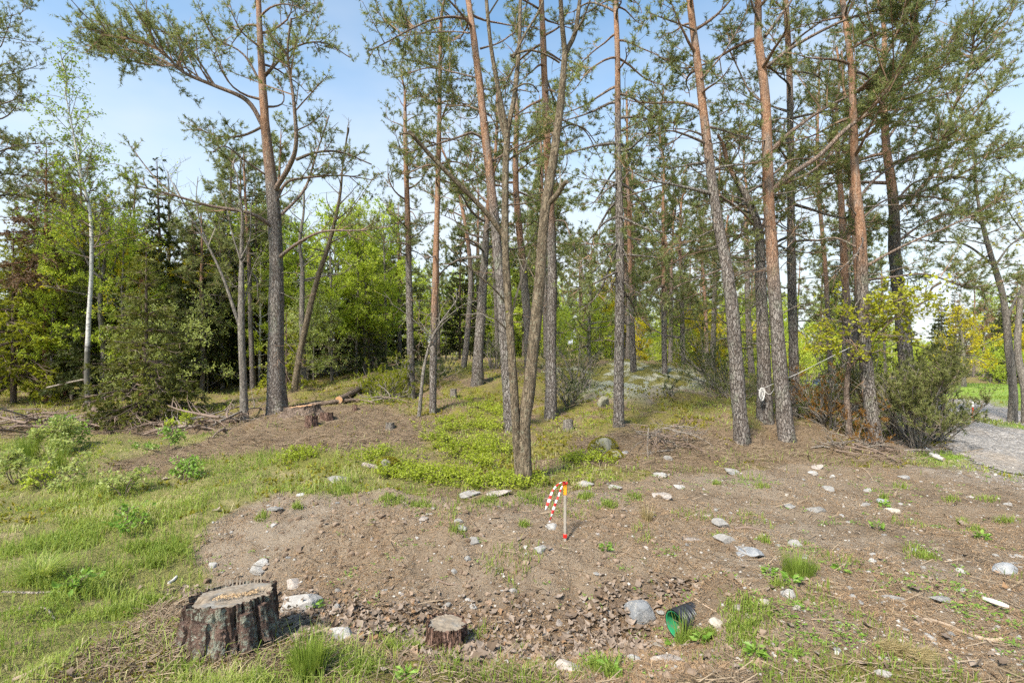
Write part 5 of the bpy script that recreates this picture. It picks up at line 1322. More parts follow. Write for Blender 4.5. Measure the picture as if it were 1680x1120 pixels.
# foreground sticks and roots
for k, (lab, pts, a, b, m) in enumerate([
    ('forked light root lying at the lower right', [(1500, 1026), (1520, 1020), (1556, 1020), (1580, 1032), (1600, 1042), (1625, 1046), (1645, 1050)], .010, .013, 'stick'),
    ('thin side root beside the forked light root', [(1496, 1004), (1512, 1014), (1528, 1024)], .004, .005, 'stick'),
    ('thin curved yellowish stem at the bottom right', [(1482, 1042), (1500, 1060), (1516, 1085), (1524, 1098), (1545, 1088), (1556, 1068), (1550, 1056)], .004, .003, 'stick'),
    ('straight dark twig lying left of the dry needle tuft', [(1270, 1030), (1310, 1036), (1350, 1038), (1378, 1036)], .004, .003, 'stick_dark'),
    ('pale stick on the slope by the white stone', [(1130, 875), (1160, 866), (1200, 868)], .006, .004, 'stick_dark'),
    ('short grey stick near the flat grey stone', [(1205, 868), (1228, 868), (1248, 870)], .012, .009, 'stick_dark'),
    ('pale crooked stick in the grass at the bottom left', [(20, 1118), (55, 1104), (82, 1085)], .011, .008, 'stick'),
    ('thin grey stick left of the big stump', [(112, 1080), (130, 1060), (155, 1040)], .006, .004, 'stick'),
    ('grey twig pointing up at the bottom left', [(130, 1118), (142, 1100), (152, 1082)], .005, .004, 'stick'),
    ('whitish branch lying in the left grass', [(4, 975), (60, 974), (100, 972), (125, 974)], .009, .007, 'deadwood'),
    ('short whitish branch right of the whitish branch', [(170, 996), (195, 994), (214, 995)], .009, .006, 'deadwood'),
    ('bent pale twig in the left grass', [(68, 998), (80, 1006), (90, 1015)], .008, .006, 'deadwood'),
    ('white peeled stick in the leaf litter behind the big stump', [(277, 958), (284, 952), (290, 946)], .012, .010, 'birch_white'),
    ('thin reddish twig on the bare slope', [(640, 882), (652, 893), (670, 910)], .004, .003, 'stick'),
    ('thin curved twig left of the small stump', [(565, 1012), (580, 995), (585, 965)], .003, .002, 'stick_dark'),
    ('reddish upright twig leaning in the leaves', [(597, 1020), (602, 1000), (607, 985)], .004, .003, 'stick'),
    ('dark branch lying across the ditch middle', [(715, 952), (745, 958), (790, 950)], .006, .003, 'stick_dark'),
    ('grey twig lying near the top of the bare slope', [(790, 812), (830, 812), (860, 806)], .005, .003, 'stick_dark'),
    ('brown stick lying on the stony ground far right', [(1415, 768), (1424, 776), (1432, 788)], .008, .006, 'stick'),
    ('bent orange twig at the left of the stony ground', [(1120, 850), (1133, 846), (1142, 841)], .005, .004, 'stick'),
    ('long thin twig near the green tuft', [(1310, 990), (1350, 990), (1380, 980)], .005, .003, 'stick'),
    ('thin branch sticking out below the oak slope', [(1003, 1050), (900, 1053), (880, 1050)], .004, .003, 'stick_dark'),
    ('slender root on the right of the green pipe', [(1140, 987), (1155, 993), (1175, 1003)], .006, .004, 'stick'),
    ('dark twig among the pebbles by the stake', [(1020, 905), (1030, 900), (1036, 890)], .004, .003, 'stick')]):
    stick('stick' if 'root' not in lab else 'root', lab, pts, a, b, m, 'stick' if 'root' not in lab else 'root', sd=k)
# branches piled at the edge of the left wood
rg = np.random.default_rng(91)
MS = []
for k in range(6):
    L_ = rg.uniform(0.9, 1.7); q = grow_limb(np.zeros(3), np.array([1.0, 0, 0.05]), L_, rg, 9, 0.35, 0.0, 0.1); mb = MB()
    tube(mb, q, np.linspace(0.024, 0.006, 9), 6, 0.4, True, 0.15, k)
    for j in range(5):
        i_ = int(rg.integers(2, 8)); tube(mb, grow_limb(q[i_], q[i_] - q[i_ - 1] + rg.normal(0, .6, 3) * L_ / 8, L_ * rg.uniform(.15, .4), rg, 6, .4, .1, 0), np.linspace(.010, .003, 6), 4, .4, True)
    MS.append([mb.mesh('branch', M[m], True) for m in ('deadwood', 'stick_dark')])
def pile(name, label, cat, poly, n, hh, seed, scale=1.0):
    rg = np.random.default_rng(seed); c = np.mean([gpt(*p) for p in poly], 0); c[2] = gz1(c[0], c[1])
    o = empty(name, c, label, cat)
    for k in range(n):
        w = rg.dirichlet(np.ones(len(poly)) * 0.6); p = gpt(*(w @ np.array(poly, float)))
        p[2] = gz1(p[0], p[1]) + hh * rg.random() ** 1.5 + 0.03
        link('branch', MS[int(rg.integers(6))][int(rg.integers(2))], o, loc=p - c, rot=(rg.normal(0, .15), rg.normal(0, .16), rg.uniform(0, 6.28)), scl=scale * rg.uniform(.6, 1.15))
    return o
pile('branch_pile', 'long tangle of bleached branches along the far left edge of the grass', 'branch pile', [(2, 690), (60, 690), (120, 705), (60, 716), (5, 720), (190, 704)], 34, 0.22, 92)
pile('branch_pile', 'heap of cut branches between the olive spruce and the slim grey tree', 'branch pile', [(230, 696), (300, 690), (390, 690), (380, 712), (300, 708)], 28, 0.16, 93)
pile('root_heap', 'tangled brown heap of roots and twigs in front of the lone grey pine', 'brush heap', [(1030, 730), (1070, 718), (1130, 720), (1180, 735), (1150, 752), (1070, 752)], 46, 0.26, 94, 0.42)
pile('branch_pile', 'scattered slash branches at the foot of the junipers', 'branch pile', [(1300, 735), (1400, 732), (1530, 740), (1480, 748), (1340, 742)], 26, 0.10, 95, 0.5)
pile('branch_pile', 'loose dark branches below the fir bough heap', 'branch pile', [(580, 665), (640, 655), (665, 662), (610, 672)], 14, 0.12, 96, 0.6)

# ---------------------------------------------------------------- stones
def rock_mesh(seed, mat, sub=3, flat=0.65):
    import bmesh
    bm = bmesh.new(); bmesh.ops.create_icosphere(bm, subdivisions=sub, radius=1.0)
    v = np.array([p.co[:] for p in bm.verts]); rg = np.random.default_rng(seed)
    for k in range(13):
        nn = rdir(1, rg)[0]; dd = rg.uniform(0.42, 0.82); s = v @ nn
        v = v - np.maximum(s - dd, 0)[:, None] * nn * 0.97
    v /= np.abs(v[:, :2]).max()
    v *= 1 + 0.07 * (fbm(v[:, 0] * 2 + 5 + seed, v[:, 1] * 2 + v[:, 2] * 1.7, seed, 4) - 0.5)[:, None] * 2
    v *= np.array([1.0, rg.uniform(0.65, 0.9), flat * rg.uniform(0.7, 1.05)])
    f = np.array([[q.index for q in fc.verts] for fc in bm.faces]); bm.free()
    mb = MB(); mb.add(v, f); return mb.mesh('stone', M[mat], False)
ROCK = {k: [rock_mesh(500 + 7 * j + 31 * i, k) for j in range(3)] for i, k in enumerate(('rock', 'rock_pink', 'rock_blue', 'rock_white', 'rock_tan', 'rock_mossy'))}
srg = np.random.default_rng(97)
def stone(label, px, py, wpx, mat='rock', hr=0.6, sink=0.35, group=None, rz=None, name='stone', v=None):
    """wpx: width in photo pixels"""
    p = gpt(px, py); s = wpx * 1.2 * p[1] / F / 2 / 0.92
    me = ROCK[mat][int(srg.integers(3)) if v is None else v]
    p[1] += s * 0.5; p[2] = gz1(p[0], p[1])
    z = s * hr
    return tag(link(name, me, loc=(p[0], p[1], p[2] + z * 0.62 * (1 - 2 * sink * 0.5) - z * 0.36), rot=(srg.normal(0, .12), srg.normal(0, .12), srg.normal(0, .35) if rz is None else rz), scl=(s, s, z / 0.6)), label, 'stone', group)
for a in [
    ('blue-grey boulder with a flat slanting face beside the green pipe', 1056, 1030, 60, 'rock_blue', .62, .2, None, 0.0), ('flat pinkish white stone below the green pipe', 1100, 1090, 64, 'rock_pink', .35), ('rounded pale pink stone at the bottom centre', 938, 1100, 52, 'rock_pink', .45),
    ('broad whitish boulder right of the big stump', 490, 1004, 58, 'rock_white', .55), ('narrow pale stone leaning above the whitish boulder', 478, 962, 30, 'rock_pink', .45), ('cream stone half buried in the leaves right of the big stump', 545, 1050, 58, 'rock_white', .4),
    ('pale flat stone in the grass at the top of the bank', 558, 793, 38, 'rock', .42), ('long pale pink stone below the oak', 818, 814, 38, 'rock_pink', .3), ('low grey stone left of the long pink stone', 775, 813, 40, 'rock', .3),
    ('grey stone at the foot of the bilberries right of the oak', 962, 797, 22, 'rock', .5), ('flat blue-grey slab on the right of the slope', 1238, 914, 52, 'rock_blue', .4), ('pale grey wedge stone left of the blue-grey slab', 1195, 892, 30, 'rock', .6),
    ('light stone up the slope from the wedge stone', 1188, 864, 26, 'rock', .5), ('round grey stone at the right picture edge', 1668, 946, 46, 'rock_blue', .5), ('pale stone on bare ground right of the blue-grey slab', 1312, 898, 22, 'rock', .7),
    ('chunky whitish stone below the grass tuft on the right', 1295, 978, 26, 'rock_white', .5), ('tan stone at the grass below the slab', 1258, 996, 22, 'rock_tan', .7), ('small tan stone above the pipe end', 1214, 1006, 18, 'rock_tan', .8),
    ('tan rock just right of the pipe', 1182, 1034, 24, 'rock_tan', .7), ('white chalky stone left of the stake', 888, 905, 20, 'rock_white', .7), ('white crumbled stone under the ribbon end', 905, 868, 20, 'rock_white', .5),
    ('oval grey stone in the middle of the bare slope', 781, 893, 20, 'rock', .55), ('pale stone at the top of the bare slope', 692, 854, 18, 'rock_pink', .35), ('white pebble stone near the pale top stone', 706, 842, 10, 'rock_white', .5),
    ('grey stone pair, left one on the upper slope', 754, 861, 15, 'rock', .5), ('grey stone pair, right one on the upper slope', 759, 872, 15, 'rock_white', .5), ('pale round stone at the ditch bottom', 842, 977, 12, 'rock', .8),
    ('pale stone above the small stump', 778, 998, 14, 'rock', .7), ('light cube-like stone left of the small stump', 551, 1003, 15, 'rock_white', .8), ('small oval stone above the cube-like stone', 552, 972, 12, 'rock', .8),
    ('flat pale stone near the left end of the bare slope', 426, 937, 22, 'rock_white', .4), ('grey stone above the big stump', 418, 946, 26, 'rock', .4), ('flat stone high on the left of the bare slope', 445, 843, 24, 'rock', .25), ('whitish splinter stone on the left slope', 346, 935, 16, 'rock_white', .5),
    ('long grey stone at the right, near the light root', 1476, 984, 30, 'rock', .3), ('pale stone by the long grey stone', 1582, 977, 16, 'rock_white', .7), ('flat whitish stone right of centre ground', 1550, 985, 32, 'rock_white', .25),
    ('grey cobble below the dry needle tuft', 1453, 1112, 20, 'rock', .7), ('pale pebble beside the dry needle tuft', 1377, 1070, 12, 'rock', .7), ('small white stone at the bottom right', 1558, 1102, 14, 'rock', .6),
    ('grey stone with a weed beside it on the far stony ground', 1455, 828, 18, 'rock_blue', .5), ('tan stone below the weed on the far stony ground', 1470, 842, 24, 'rock_tan', .4), ('white flat stone high on the far stony ground', 1362, 804, 20, 'rock_white', .35),
    ('pinkish stone high on the stony ground near the trees', 1342, 770, 16, 'rock_pink', .5), ('pale flat stone near the trees, below the pinkish one', 1336, 780, 18, 'rock_white', .4), ('grey flat stone mid right', 1346, 841, 26, 'rock', .35), ('pale stone left of the grey flat stone', 1300, 833, 18, 'rock', .4),
    ('white flat stone by the gravel road side', 1487, 784, 18, 'rock_white', .35), ('pale stone far right near the picture edge', 1658, 830, 12, 'rock_white', .5), ('flat white stone at the edge of the brush heap', 1206, 775, 22, 'rock_white', .4),
    ('pale stone row by the brush heap, left', 1085, 782, 24, 'rock_white', .35), ('pale stone row by the brush heap, right', 1118, 800, 18, 'rock_white', .35), ('round grey stone set in the brush heap', 1097, 756, 13, 'rock', .8), ('dark grey stone left of the brush heap', 1028, 745, 14, 'rock_blue', .8),
    ('flat pale stone above the stake to the right', 1010, 801, 22, 'rock', .3), ('flat pinkish stone below the brush heap', 1085, 817, 28, 'rock_pink', .25), ('long pinkish stone at the left of the stony ground', 1135, 886, 36, 'rock_pink', .25)]:
    stone(*a)
# mossy boulders
for (lab, px, py, w, hr) in [('yellow-green moss hummock left of the brush heap, upper one', 992, 742, 46, .75), ('yellow-green moss hummock at the front of the brush heap', 1010, 752, 26, .8), ('mossy boulder on the bank before the pale peeled log', 634, 770, 36, .75)]:
    o = stone(lab, px, py, w, 'rock_mossy', hr, .3, name='mossy_boulder'); o['category'] = 'boulder'
    rg = np.random.default_rng(int(px)); n_ = 900; dv = rdir(n_, rg); dv[:, 2] = np.abs(dv[:, 2]); mb = MB(); c = dv * np.array(o.scale) * np.array([.86, .7, .52])
    tufts(mb, c, dv + UP, 0.018, 5, rg, 0.5, (0.2, 1.2)); 
    mo = tag(link('moss', mb.mesh('moss', M['moss_tuft']), o), kind='stuff'); mo.scale = [1 / s_ for s_ in o.scale]
o = stone('dark mossy boulder with a pale lichen top on the slope by the lone pine', 990, 668, 26, 'rock_mossy', .9, .3, name='mossy_boulder'); o['category'] = 'boulder'
# lichen-grey bedrock on the crest
rc = gpt(1050, 622); 
s = np.linspace(-1, 1, 70); SX, SY = np.meshgrid(s, s)
rr = np.sqrt(SX ** 2 + SY ** 2 + 0.3 * SX * SY)
wx, wy = rc[0] + SX * 2.7, rc[1] + 1.3 + SY * 2.6
hz = ground_mesh_z(wx, wy) - 0.12 + 0.20 * sstep(1.0, 0.3, rr + (fbm(SX * 3, SY * 3, 4, 3) - .5) * .6) + (fbm(SX * 7, SY * 7, 14, 4) - .5) * .16
mb = MB(); mb.add(np.stack([wx - rc[0], wy - rc[1], hz - rc[2]], -1), grid_faces(70, 70))
tag(link('rock_outcrop', mb.mesh('rock_outcrop', M['lichen'], True), loc=rc), 'whale-backed bedrock crest covered with pale lichen', 'rock')

# ---------------------------------------------------------------- stake with ribbon
sb = gpt(927, 888); hs = 98 * sb[1] / F
root = empty('survey_stake', sb, 'grey wooden stake with orange top and red and white striped ribbon', 'stake')
mb = MB(); rg = np.random.default_rng(98)
def boxy(mb, x0, x1, y0, y1, z0, z1, t=0.5, mat=0, bev=0.004):
    c = np.array([[x0, y0], [x1, y0], [x1, y1], [x0, y1]]); cc = []
    for k in range(4):
        p, q, r = c[k - 1], c[k], c[(k + 1) % 4]
        cc += [q + nrm(p - q) * bev, q + nrm(r - q) * bev]
    cc = np.array(cc); n = 8
    V = np.vstack([np.c_[cc, np.full(n, z0)], np.c_[cc, np.full(n, z1 - bev)], np.c_[cc.mean(0) + (cc - cc.mean(0)) * 0.85, np.full(n, z1)]])
    f = [[a + k, a + (k + 1) % n, a + n + (k + 1) % n, a + n + k] for a in (0, n) for k in range(n)]
    mb.add(V, np.array(f), t, mat); mb.add(V[16:], np.array([list(range(8))]), t, mat); mb.add(V[:8], np.array([list(range(8))[::-1]]), t, mat)
boxy(mb, -.011, .011, -.009, .009, -.2, hs)
link('post', mb.mesh('post', M['stake']), root)
mb = MB(); boxy(mb, -.0135, .0135, -.0115, .0115, hs - .105, hs - .022); link('orange_band', mb.mesh('orange_band', M['orange_tape']), root)
mb = MB(); boxy(mb, -.0145, .0145, -.0125, .0125, .028, .056); link('red_band', mb.mesh('red_band', M['red_tape']), root)
def ribbon(pts, w, seed):
    """striped ribbon through photo pixels, twisting as it hangs; drifts in depth"""
    P = px_path(pts, sb[1] - 0.02, -0.06) - sb
    Q, _ = resample(P, np.zeros(len(P)), 0.006); n = len(Q); s = np.concatenate([[0], np.cumsum(np.linalg.norm(np.diff(Q, axis=0), axis=1))])
    T = nrm(np.gradient(Q, axis=0)); sd = nrm(np.cross(T, np.array([0, 1.0, 0.15]))); nn = np.cross(sd, T)
    tw = 0.5 * np.sin(s * 22 + seed) + 0.3 * np.sin(s * 47)
    W = w * (0.8 + 0.2 * np.cos(s * 30)); a = (sd * np.cos(tw)[:, None] + nn * np.sin(tw)[:, None]) * W[:, None]
    cup = nn * 0.004 * np.cos(s * 60)[:, None]
    V = np.stack([Q - a / 2, Q + cup, Q + a / 2], 1).reshape(-1, 3)
    mb = MB(); i = np.arange(n - 1)
    f = np.concatenate([np.stack([3 * i + c, 3 * i + c + 1, 3 * i + c + 4, 3 * i + c + 3], -1) for c in (0, 1)])
    stripe = ((s[:-1] / 0.028).astype(int) % 2)
    for m in (0, 1):
        fm = f[np.concatenate([stripe, stripe]) == m]; mb.add(V, fm, 0.5, m)
    o = link('ribbon', mb.mesh('ribbon', [M['red_print'], M['white_print']], True), root)
    o.modifiers.new('thickness', 'SOLIDIFY').thickness = 0.0012
ribbon([(928, 790), (919, 792), (909, 801), (905, 809), (902, 817), (899, 825), (895, 836)], .021, 1)
ribbon([(928, 793), (923, 797), (919, 805), (916, 814), (912, 824), (908, 835), (905, 845), (901, 857)], .020, 2)
mb = MB(); th = np.linspace(0, 2 * PI, 22); tube(mb, np.stack([.016 * np.cos(th), .014 * np.sin(th), hs - .014 + .004 * np.sin(2 * th)], 1), np.full(22, .006), 6, .5, False); link('ribbon_knot', mb.mesh('ribbon_knot', M['red_print'], True), root)
# red and white marker peg beside the road
mk = gpt(1596, 690); mb = MB(); hm = 34 * mk[1] / F
root = empty('marker_peg', mk, 'thin red and white peg on the verge of the gravel road', 'peg')
boxy(mb, -.012, .012, -.012, .012, -.1, hm * .7); link('post', mb.mesh('post', M['red_tape']), root)
mb = MB(); boxy(mb, -.0115, .0115, -.0115, .0115, hm * .7 + .001, hm); link('white_top', mb.mesh('white_top', M['white_print']), root)
# ---------------------------------------------------------------- drain pipe
pc = gpt(1110, 1048); r_ = 0.080
axis = nrm(np.array([0.90, 0.42, 0.05]))             # from the mouth into the bank
root = empty('drain_pipe', pc, 'black corrugated drain pipe with a green lining poking out of the ditch bank', 'pipe')
s = np.arange(0, 0.45, 0.0035); prof = r_ + 0.007 * np.tanh(3 * np.sin(s * 2 * PI / 0.036)) ; prof[:3] = r_ + 0.004
a = nrm(np.cross(axis, UP)); b = np.cross(a, axis)
mouth = np.array([0.0, 0.0, r_ - 0.01]) + [0.0, 0.03, 0.012]
def lathe(mb, s, pr, nth=64):
    th = np.linspace(0, 2 * PI, nth, endpoint=False)
    V = mouth + s[:, None, None] * axis + pr[:, None, None] * (np.cos(th)[None, :, None] * a + np.sin(th)[None, :, None] * b)
    n = len(s); i = np.arange(n - 1)[:, None] * nth; j = np.arange(nth)[None]; k = (j + 1) % nth
    mb.add(V, np.stack([i + j, i + k, i + nth + k, i + nth + j], -1).reshape(-1, 4))
mb = MB(); lathe(mb, np.concatenate([[0.0, 0.0], s]), np.concatenate([[r_ - 0.006, r_ + 0.004], prof])); link('corrugated_wall', mb.mesh('corrugated_wall', M['pipe_black'], True), root)
mb = MB(); lathe(mb, np.concatenate([[-0.002, -0.002], np.linspace(0, 0.45, 40)]), np.concatenate([[r_ - 0.004, r_ - 0.009], r_ - 0.0095 - 0.0008 * np.cos(np.linspace(0, 100, 40))])); link('green_lining', mb.mesh('green_lining', M['pipe_green'], True), root)
# ---------------------------------------------------------------- rope between the pines
pa, pb, pcx = at(1252, 637, 8.15), at(1277, 628, 7.55), at(1396, 588, 9.0)
root = empty('rope', (pa[0], pa[1], gz1(pa[0], pa[1])), 'white rope tied between the pines with a hanging coil', 'rope'); o0 = np.array(root.location)
def rope(pts, r=0.0038, nm='line'):
    Q, _ = resample(pts, np.zeros(len(pts)), 0.03); mb = MB(); tube(mb, Q - o0, np.full(len(Q), r), 6, .5, True, .1); link(nm, mb.mesh(nm, M['rope'], True), root)
g_ = lambda px, py, d: at(px, py, d)
rope([g_(1244, 640, 8.12), g_(1252, 637, 8.05), g_(1272, 628, 7.85)]); rope([g_(1272, 628, 7.85), g_(1310, 612, 8.0), g_(1350, 592, 8.4), g_(1398, 568, 9.0)])
rope([g_(1253, 637, 8.05), g_(1258, 645, 8.0), g_(1264, 646, 7.98), g_(1270, 638, 7.9), g_(1273, 628, 7.85)], .0045, 'loop')
for k, (x0, x1, y1) in enumerate([(1246, 1253, 655), (1247, 1252, 658), (1248, 1254, 657), (1246, 1251, 653), (1249, 1255, 652), (1247, 1254, 656)]):
    dd = 8.0 - 0.012 * k; q = [g_(x0 + 3, 636, dd), g_(x0, 640, dd), g_(x0 - .5, y1 - 5, dd), g_((x0 + x1) / 2, y1, dd), g_(x1, y1 - 6, dd), g_(x1 - 1, 641, dd), g_(x0 + 3, 636, dd)]
    rope(q, .0055, 'coil')
# ---------------------------------------------------------------- car seen through the trees
cx_, cy_ = 14.3, 24.0; cz_ = gz1(cx_, cy_)
root = empty('parked_car', (cx_, cy_, cz_), 'dark blue hatchback parked beyond the trees, mostly hidden by junipers', 'car', rz=0.5)
def loft(sections):
    """sections: list of (x, [(y, z) ring]) -> closed hull"""
    mb = MB(); n = len(sections[0][1]); V = np.array([[x, y, z] for x, ring in sections for y, z in ring]); m = len(sections)
    f = [[i * n + j, i * n + (j + 1) % n, (i + 1) * n + (j + 1) % n, (i + 1) * n + j] for i in range(m - 1) for j in range(n)]
    mb.add(V, np.array(f)); mb.add(V[:n], np.array([list(range(n))[::-1]])); mb.add(V[-n:], np.array([list(range(n))])); return mb
def body_ring(w, z0, z1): return [(-w, z0), (-w * 1.02, (z0 + z1) / 2), (-w * .96, z1 - .05), (-w * .8, z1), (w * .8, z1), (w * .96, z1 - .05), (w * 1.02, (z0 + z1) / 2), (w, z0)]
b_ = loft([(-2.05, body_ring(.68, .34, .72)), (-1.9, body_ring(.82, .25, .90)), (-1.2, body_ring(.86, .22, .96)), (0, body_ring(.87, .22, .97)), (.9, body_ring(.86, .22, .95)), (1.7, body_ring(.82, .24, .80)), (2.02, body_ring(.70, .32, .66))])
bo = link('body', b_.mesh('body', M['car_paint'], True), root)
def cab_ring(w0, w1, z0, z1): return [(-w0, z0), (-w1, z1 - .06), (-w1 * .9, z1), (w1 * .9, z1), (w1, z1 - .06), (w0, z0)]
cb = loft([(-1.85, cab_ring(.74, .70, .88, .93)), (-1.45, cab_ring(.78, .60, .93, 1.38)), (-.7, cab_ring(.8, .62, .94, 1.47)), (.1, cab_ring(.8, .62, .94, 1.45)), (1.0, cab_ring(.78, .70, .92, .97))])
link('cabin', cb.mesh('cabin', M['car_paint'], True), root)
def quadpart(nm, pts, mat, off):
    p = np.array(pts, float); nn = nrm(np.cross(p[1] - p[0], p[2] - p[0])); nn = nn * off; mb = MB()
    V = np.vstack([p + nn, p - nn * .4]); n = len(p)
    mb.add(V, np.array([list(range(n))])); mb.add(V, np.array([[i, i + n, (i + 1) % n + n, (i + 1) % n] for i in range(n)])); return link(nm, mb.mesh(nm, M[mat]), root)
quadpart('windscreen', [(.98, -.66, 1.0), (.98, .66, 1.0), (.20, .54, 1.42), (.20, -.54, 1.42)], 'car_glass', .035)
quadpart('rear_window', [(-1.80, .62, .97), (-1.80, -.62, .97), (-1.48, -.52, 1.34), (-1.48, .52, 1.34)], 'car_glass', .03)
for sgn in (-1, 1):
    for x0, x1, xt0, xt1 in ((-1.35, -.55, -1.2, -.55), (-.48, .72, -.48, .12)):
        pts = [(x0, sgn * .79, 1.0), (x1, sgn * .79, 1.0), (xt1, sgn * .645, 1.37), (xt0, sgn * .645, 1.37)]
        quadpart('side_window', pts if sgn < 0 else pts[::-1], 'car_glass', .02)
    quadpart('headlight', [(1.90, sgn * .45, .58), (1.85, sgn * .72, .58), (1.78, sgn * .72, .74), (1.84, sgn * .45, .74)][::sgn], 'car_lamp', .05)
    for wx_ in (-1.25, 1.28):
        w_ = empty('wheel', (0, 0, 0), None, None); w_.parent = root; w_.location = (wx_, sgn * .78, .31)
        th = np.linspace(0, 2 * PI, 25)[:-1]; ring = np.stack([np.cos(th), np.zeros(24), np.sin(th)], 1)
        tp = MB(); prof_ = [(.20, -.09), (.29, -.10), (.31, -.07), (.31, .07), (.29, .10), (.20, .09)]
        V = np.vstack([ring * r0 + [0, y0, 0] for r0, y0 in prof_]); tp.add(V, np.array([[i * 24 + j, i * 24 + (j + 1) % 24, ((i + 1) % 6) * 24 + (j + 1) % 24, ((i + 1) % 6) * 24 + j] for i in range(6) for j in range(24)]))
        link('tyre', tp.mesh('tyre', M['car_dark'], True), w_)
        rp = MB(); V = np.vstack([ring * .20 + [0, sgn * .06, 0], [[0, sgn * .075, 0]]]); rp.add(V, np.array([[j, (j + 1) % 24, 24] for j in range(24)])); link('rim', rp.mesh('rim', M['car_rim']), w_)
# white board scrap
sbp = [gpt(*p) for p in ((1612, 990), (1655, 1005))]
v_ = sbp[1] - sbp[0]; L_ = float(np.linalg.norm(v_)); mb = MB(); q = np.array([[0, 0], [L_ * .3, -.012], [L_ * .8, -.018], [L_, -.004], [L_ * .7, .016], [L_ * .3, .020], [0.01, .012]])
V = np.vstack([np.c_[q, np.full(7, 0.0)], np.c_[q, np.full(7, .012)]]); mb.add(V, np.array([list(range(7, 14))])); mb.add(V, np.array([[i, (i + 1) % 7, (i + 1) % 7 + 7, i + 7] for i in range(7)]))
tag(link('splinter_of_board', mb.mesh('splinter_of_board', M['birch_white']), loc=sbp[0] + [0, 0, .01], rot=(0.05, -.02, math.atan2(v_[1], v_[0]))), 'white pointed splinter lying near the right edge', 'splinter')
# ---------------------------------------------------------------- ground cover that nobody could count
grg = np.random.default_rng(123)
def sample(n, d0, d1, power=2.0, half=1.12, margin=1.0):
    """ground points, thinning out with distance as detail stops mattering"""
    u = grg.random(n)
    if power == 1: y = d0 * (d1 / d0) ** u
    else:
        k = 1 - power; y = (d0 ** k + u * (d1 ** k - d0 ** k)) ** (1 / k)
    x = grg.uniform(-1, 1, n) * (half * y + margin)
    return x, y
def blades(mb, x, y, z, h, w, tint, lean=0.45, rg=grg):
    n = len(x)
    if n == 0: return
    az = rg.uniform(0, 2 * PI, n); ln = np.abs(rg.normal(0, lean, n)) * h; wa = az + PI / 2 + rg.normal(0, .4, n)
    d = np.stack([np.cos(az), np.sin(az)], 1); s = np.stack([np.cos(wa), np.sin(wa)], 1) * (w / 2)[:, None]
    p = np.stack([x, y], 1)
    b0 = np.c_[p - s, z - .01]; b1 = np.c_[p + s, z - .01]
    m = p + d * (ln * .35)[:, None]; m0 = np.c_[m - s * .75, z + h * .62]; m1 = np.c_[m + s * .75, z + h * .62]
    t = np.c_[p + d * ln[:, None], z + h * np.clip(1 - (ln / h) ** 2 * .35, .35, 1)]
    V = np.stack([b0, b1, m1, m0, t], 1).reshape(-1, 3); i = np.arange(n)[:, None] * 5
    tt = np.repeat(tint, 5)
    mb.add(V, i + np.array([0, 1, 2, 3]), tt)
    mb.f.append(i + np.array([3, 2, 4]) + mb.n - len(V)); mb.m.append(np.zeros(n, np.int32))
def pick(n, fn, *a, **k):
    x, y = sample(n, *a, **k); c = cover(x, y); q = grg.random(n) < fn(x, y, c)
    x, y = x[q], y[q]; c = {kk: v[q] for kk, v in c.items()}
    return x, y, GZ(x, y), c
# turf on the left
def turf_p(x, y, c):
    clump = sstep(0.43, 0.64, fbm(x * 2.2, y * 2.2, 81, 3))
    g = c['left'] * (1 - c['dirt']) * (1 - 0.94 * c['litter']) * (1 - c['leaf'] * .9)
    return g * (0.12 + 0.88 * clump)
x, y, z, c = pick(300000, turf_p, 2.2, 10, 1.8)
h = (0.022 + 0.06 * sstep(.4, .7, fbm(x * 1.1, y * 1.1, 82, 2))) * grg.uniform(.5, 1.5, len(x)); dry = fbm(x * 1.7, y * 1.7, 83, 3)
t = np.clip(grg.random(len(x)) * 0.75 + 1.3 * (dry - .42), 0, 1)
mb = MB(); blades(mb, x, y, z, h, 0.0035 + 0.0006 * y, t, .95)
tag(link('meadow_grass', mb.mesh('meadow_grass', M['grass'])), 'thin spring grass mixed with dead straw on the left', 'grass', kind='stuff')
# dead straw lying in the turf
x, y, z, c = pick(60000, lambda x, y, c: turf_p(x, y, c) * 0.9 * sstep(.42, .6, fbm(x * 1.5, y * 1.5, 84, 3)), 2.2, 9, 1.8)
mb = MB(); blades(mb, x, y, z, np.full(len(x), .05) * grg.uniform(.3, 1.2, len(x)), 0.003 + 0.0006 * y, grg.random(len(x)), 1.6)
tag(link('dead_straw', mb.mesh('dead_straw', M['straw'])), 'flattened dry straw among the left grass', 'grass', kind='stuff')
# grass tufts and strips elsewhere: bank top, stony ground, foreground right, lawn, verge
def tuft_p(x, y, c):
    t = sstep(.64, .70, fbm(x * 2.6 + 3, y * 2.6, 85, 2)) * sstep(.45, .6, fbm(x * .8, y * .8, 86, 2))
    bank = np.exp(-((sdf(x, y, Z_DIRT) + 0.22) / 0.3) ** 2) * sstep(3.8, 4.6, y) * 0.5 * sstep(.4, .6, fbm(x * 3, y * 3, 87, 2))
    bl = sstep(2.9, 2.5, y) * sstep(.50, .62, fbm(x * 4 + 9, y * 4, 88, 2)) * .25
    return np.clip(t * c['dirt'] * .5 + bank + bl * (1 - c['leaf']), 0, 1) * (1 - c['road'])
x, y, z, c = pick(150000, tuft_p, 2.2, 9, 1.8)
mb = MB(); blades(mb, x, y, z, .05 * grg.uniform(.5, 1.5, len(x)), 0.0035 + .0006 * y, grg.random(len(x)) * .85, .6)
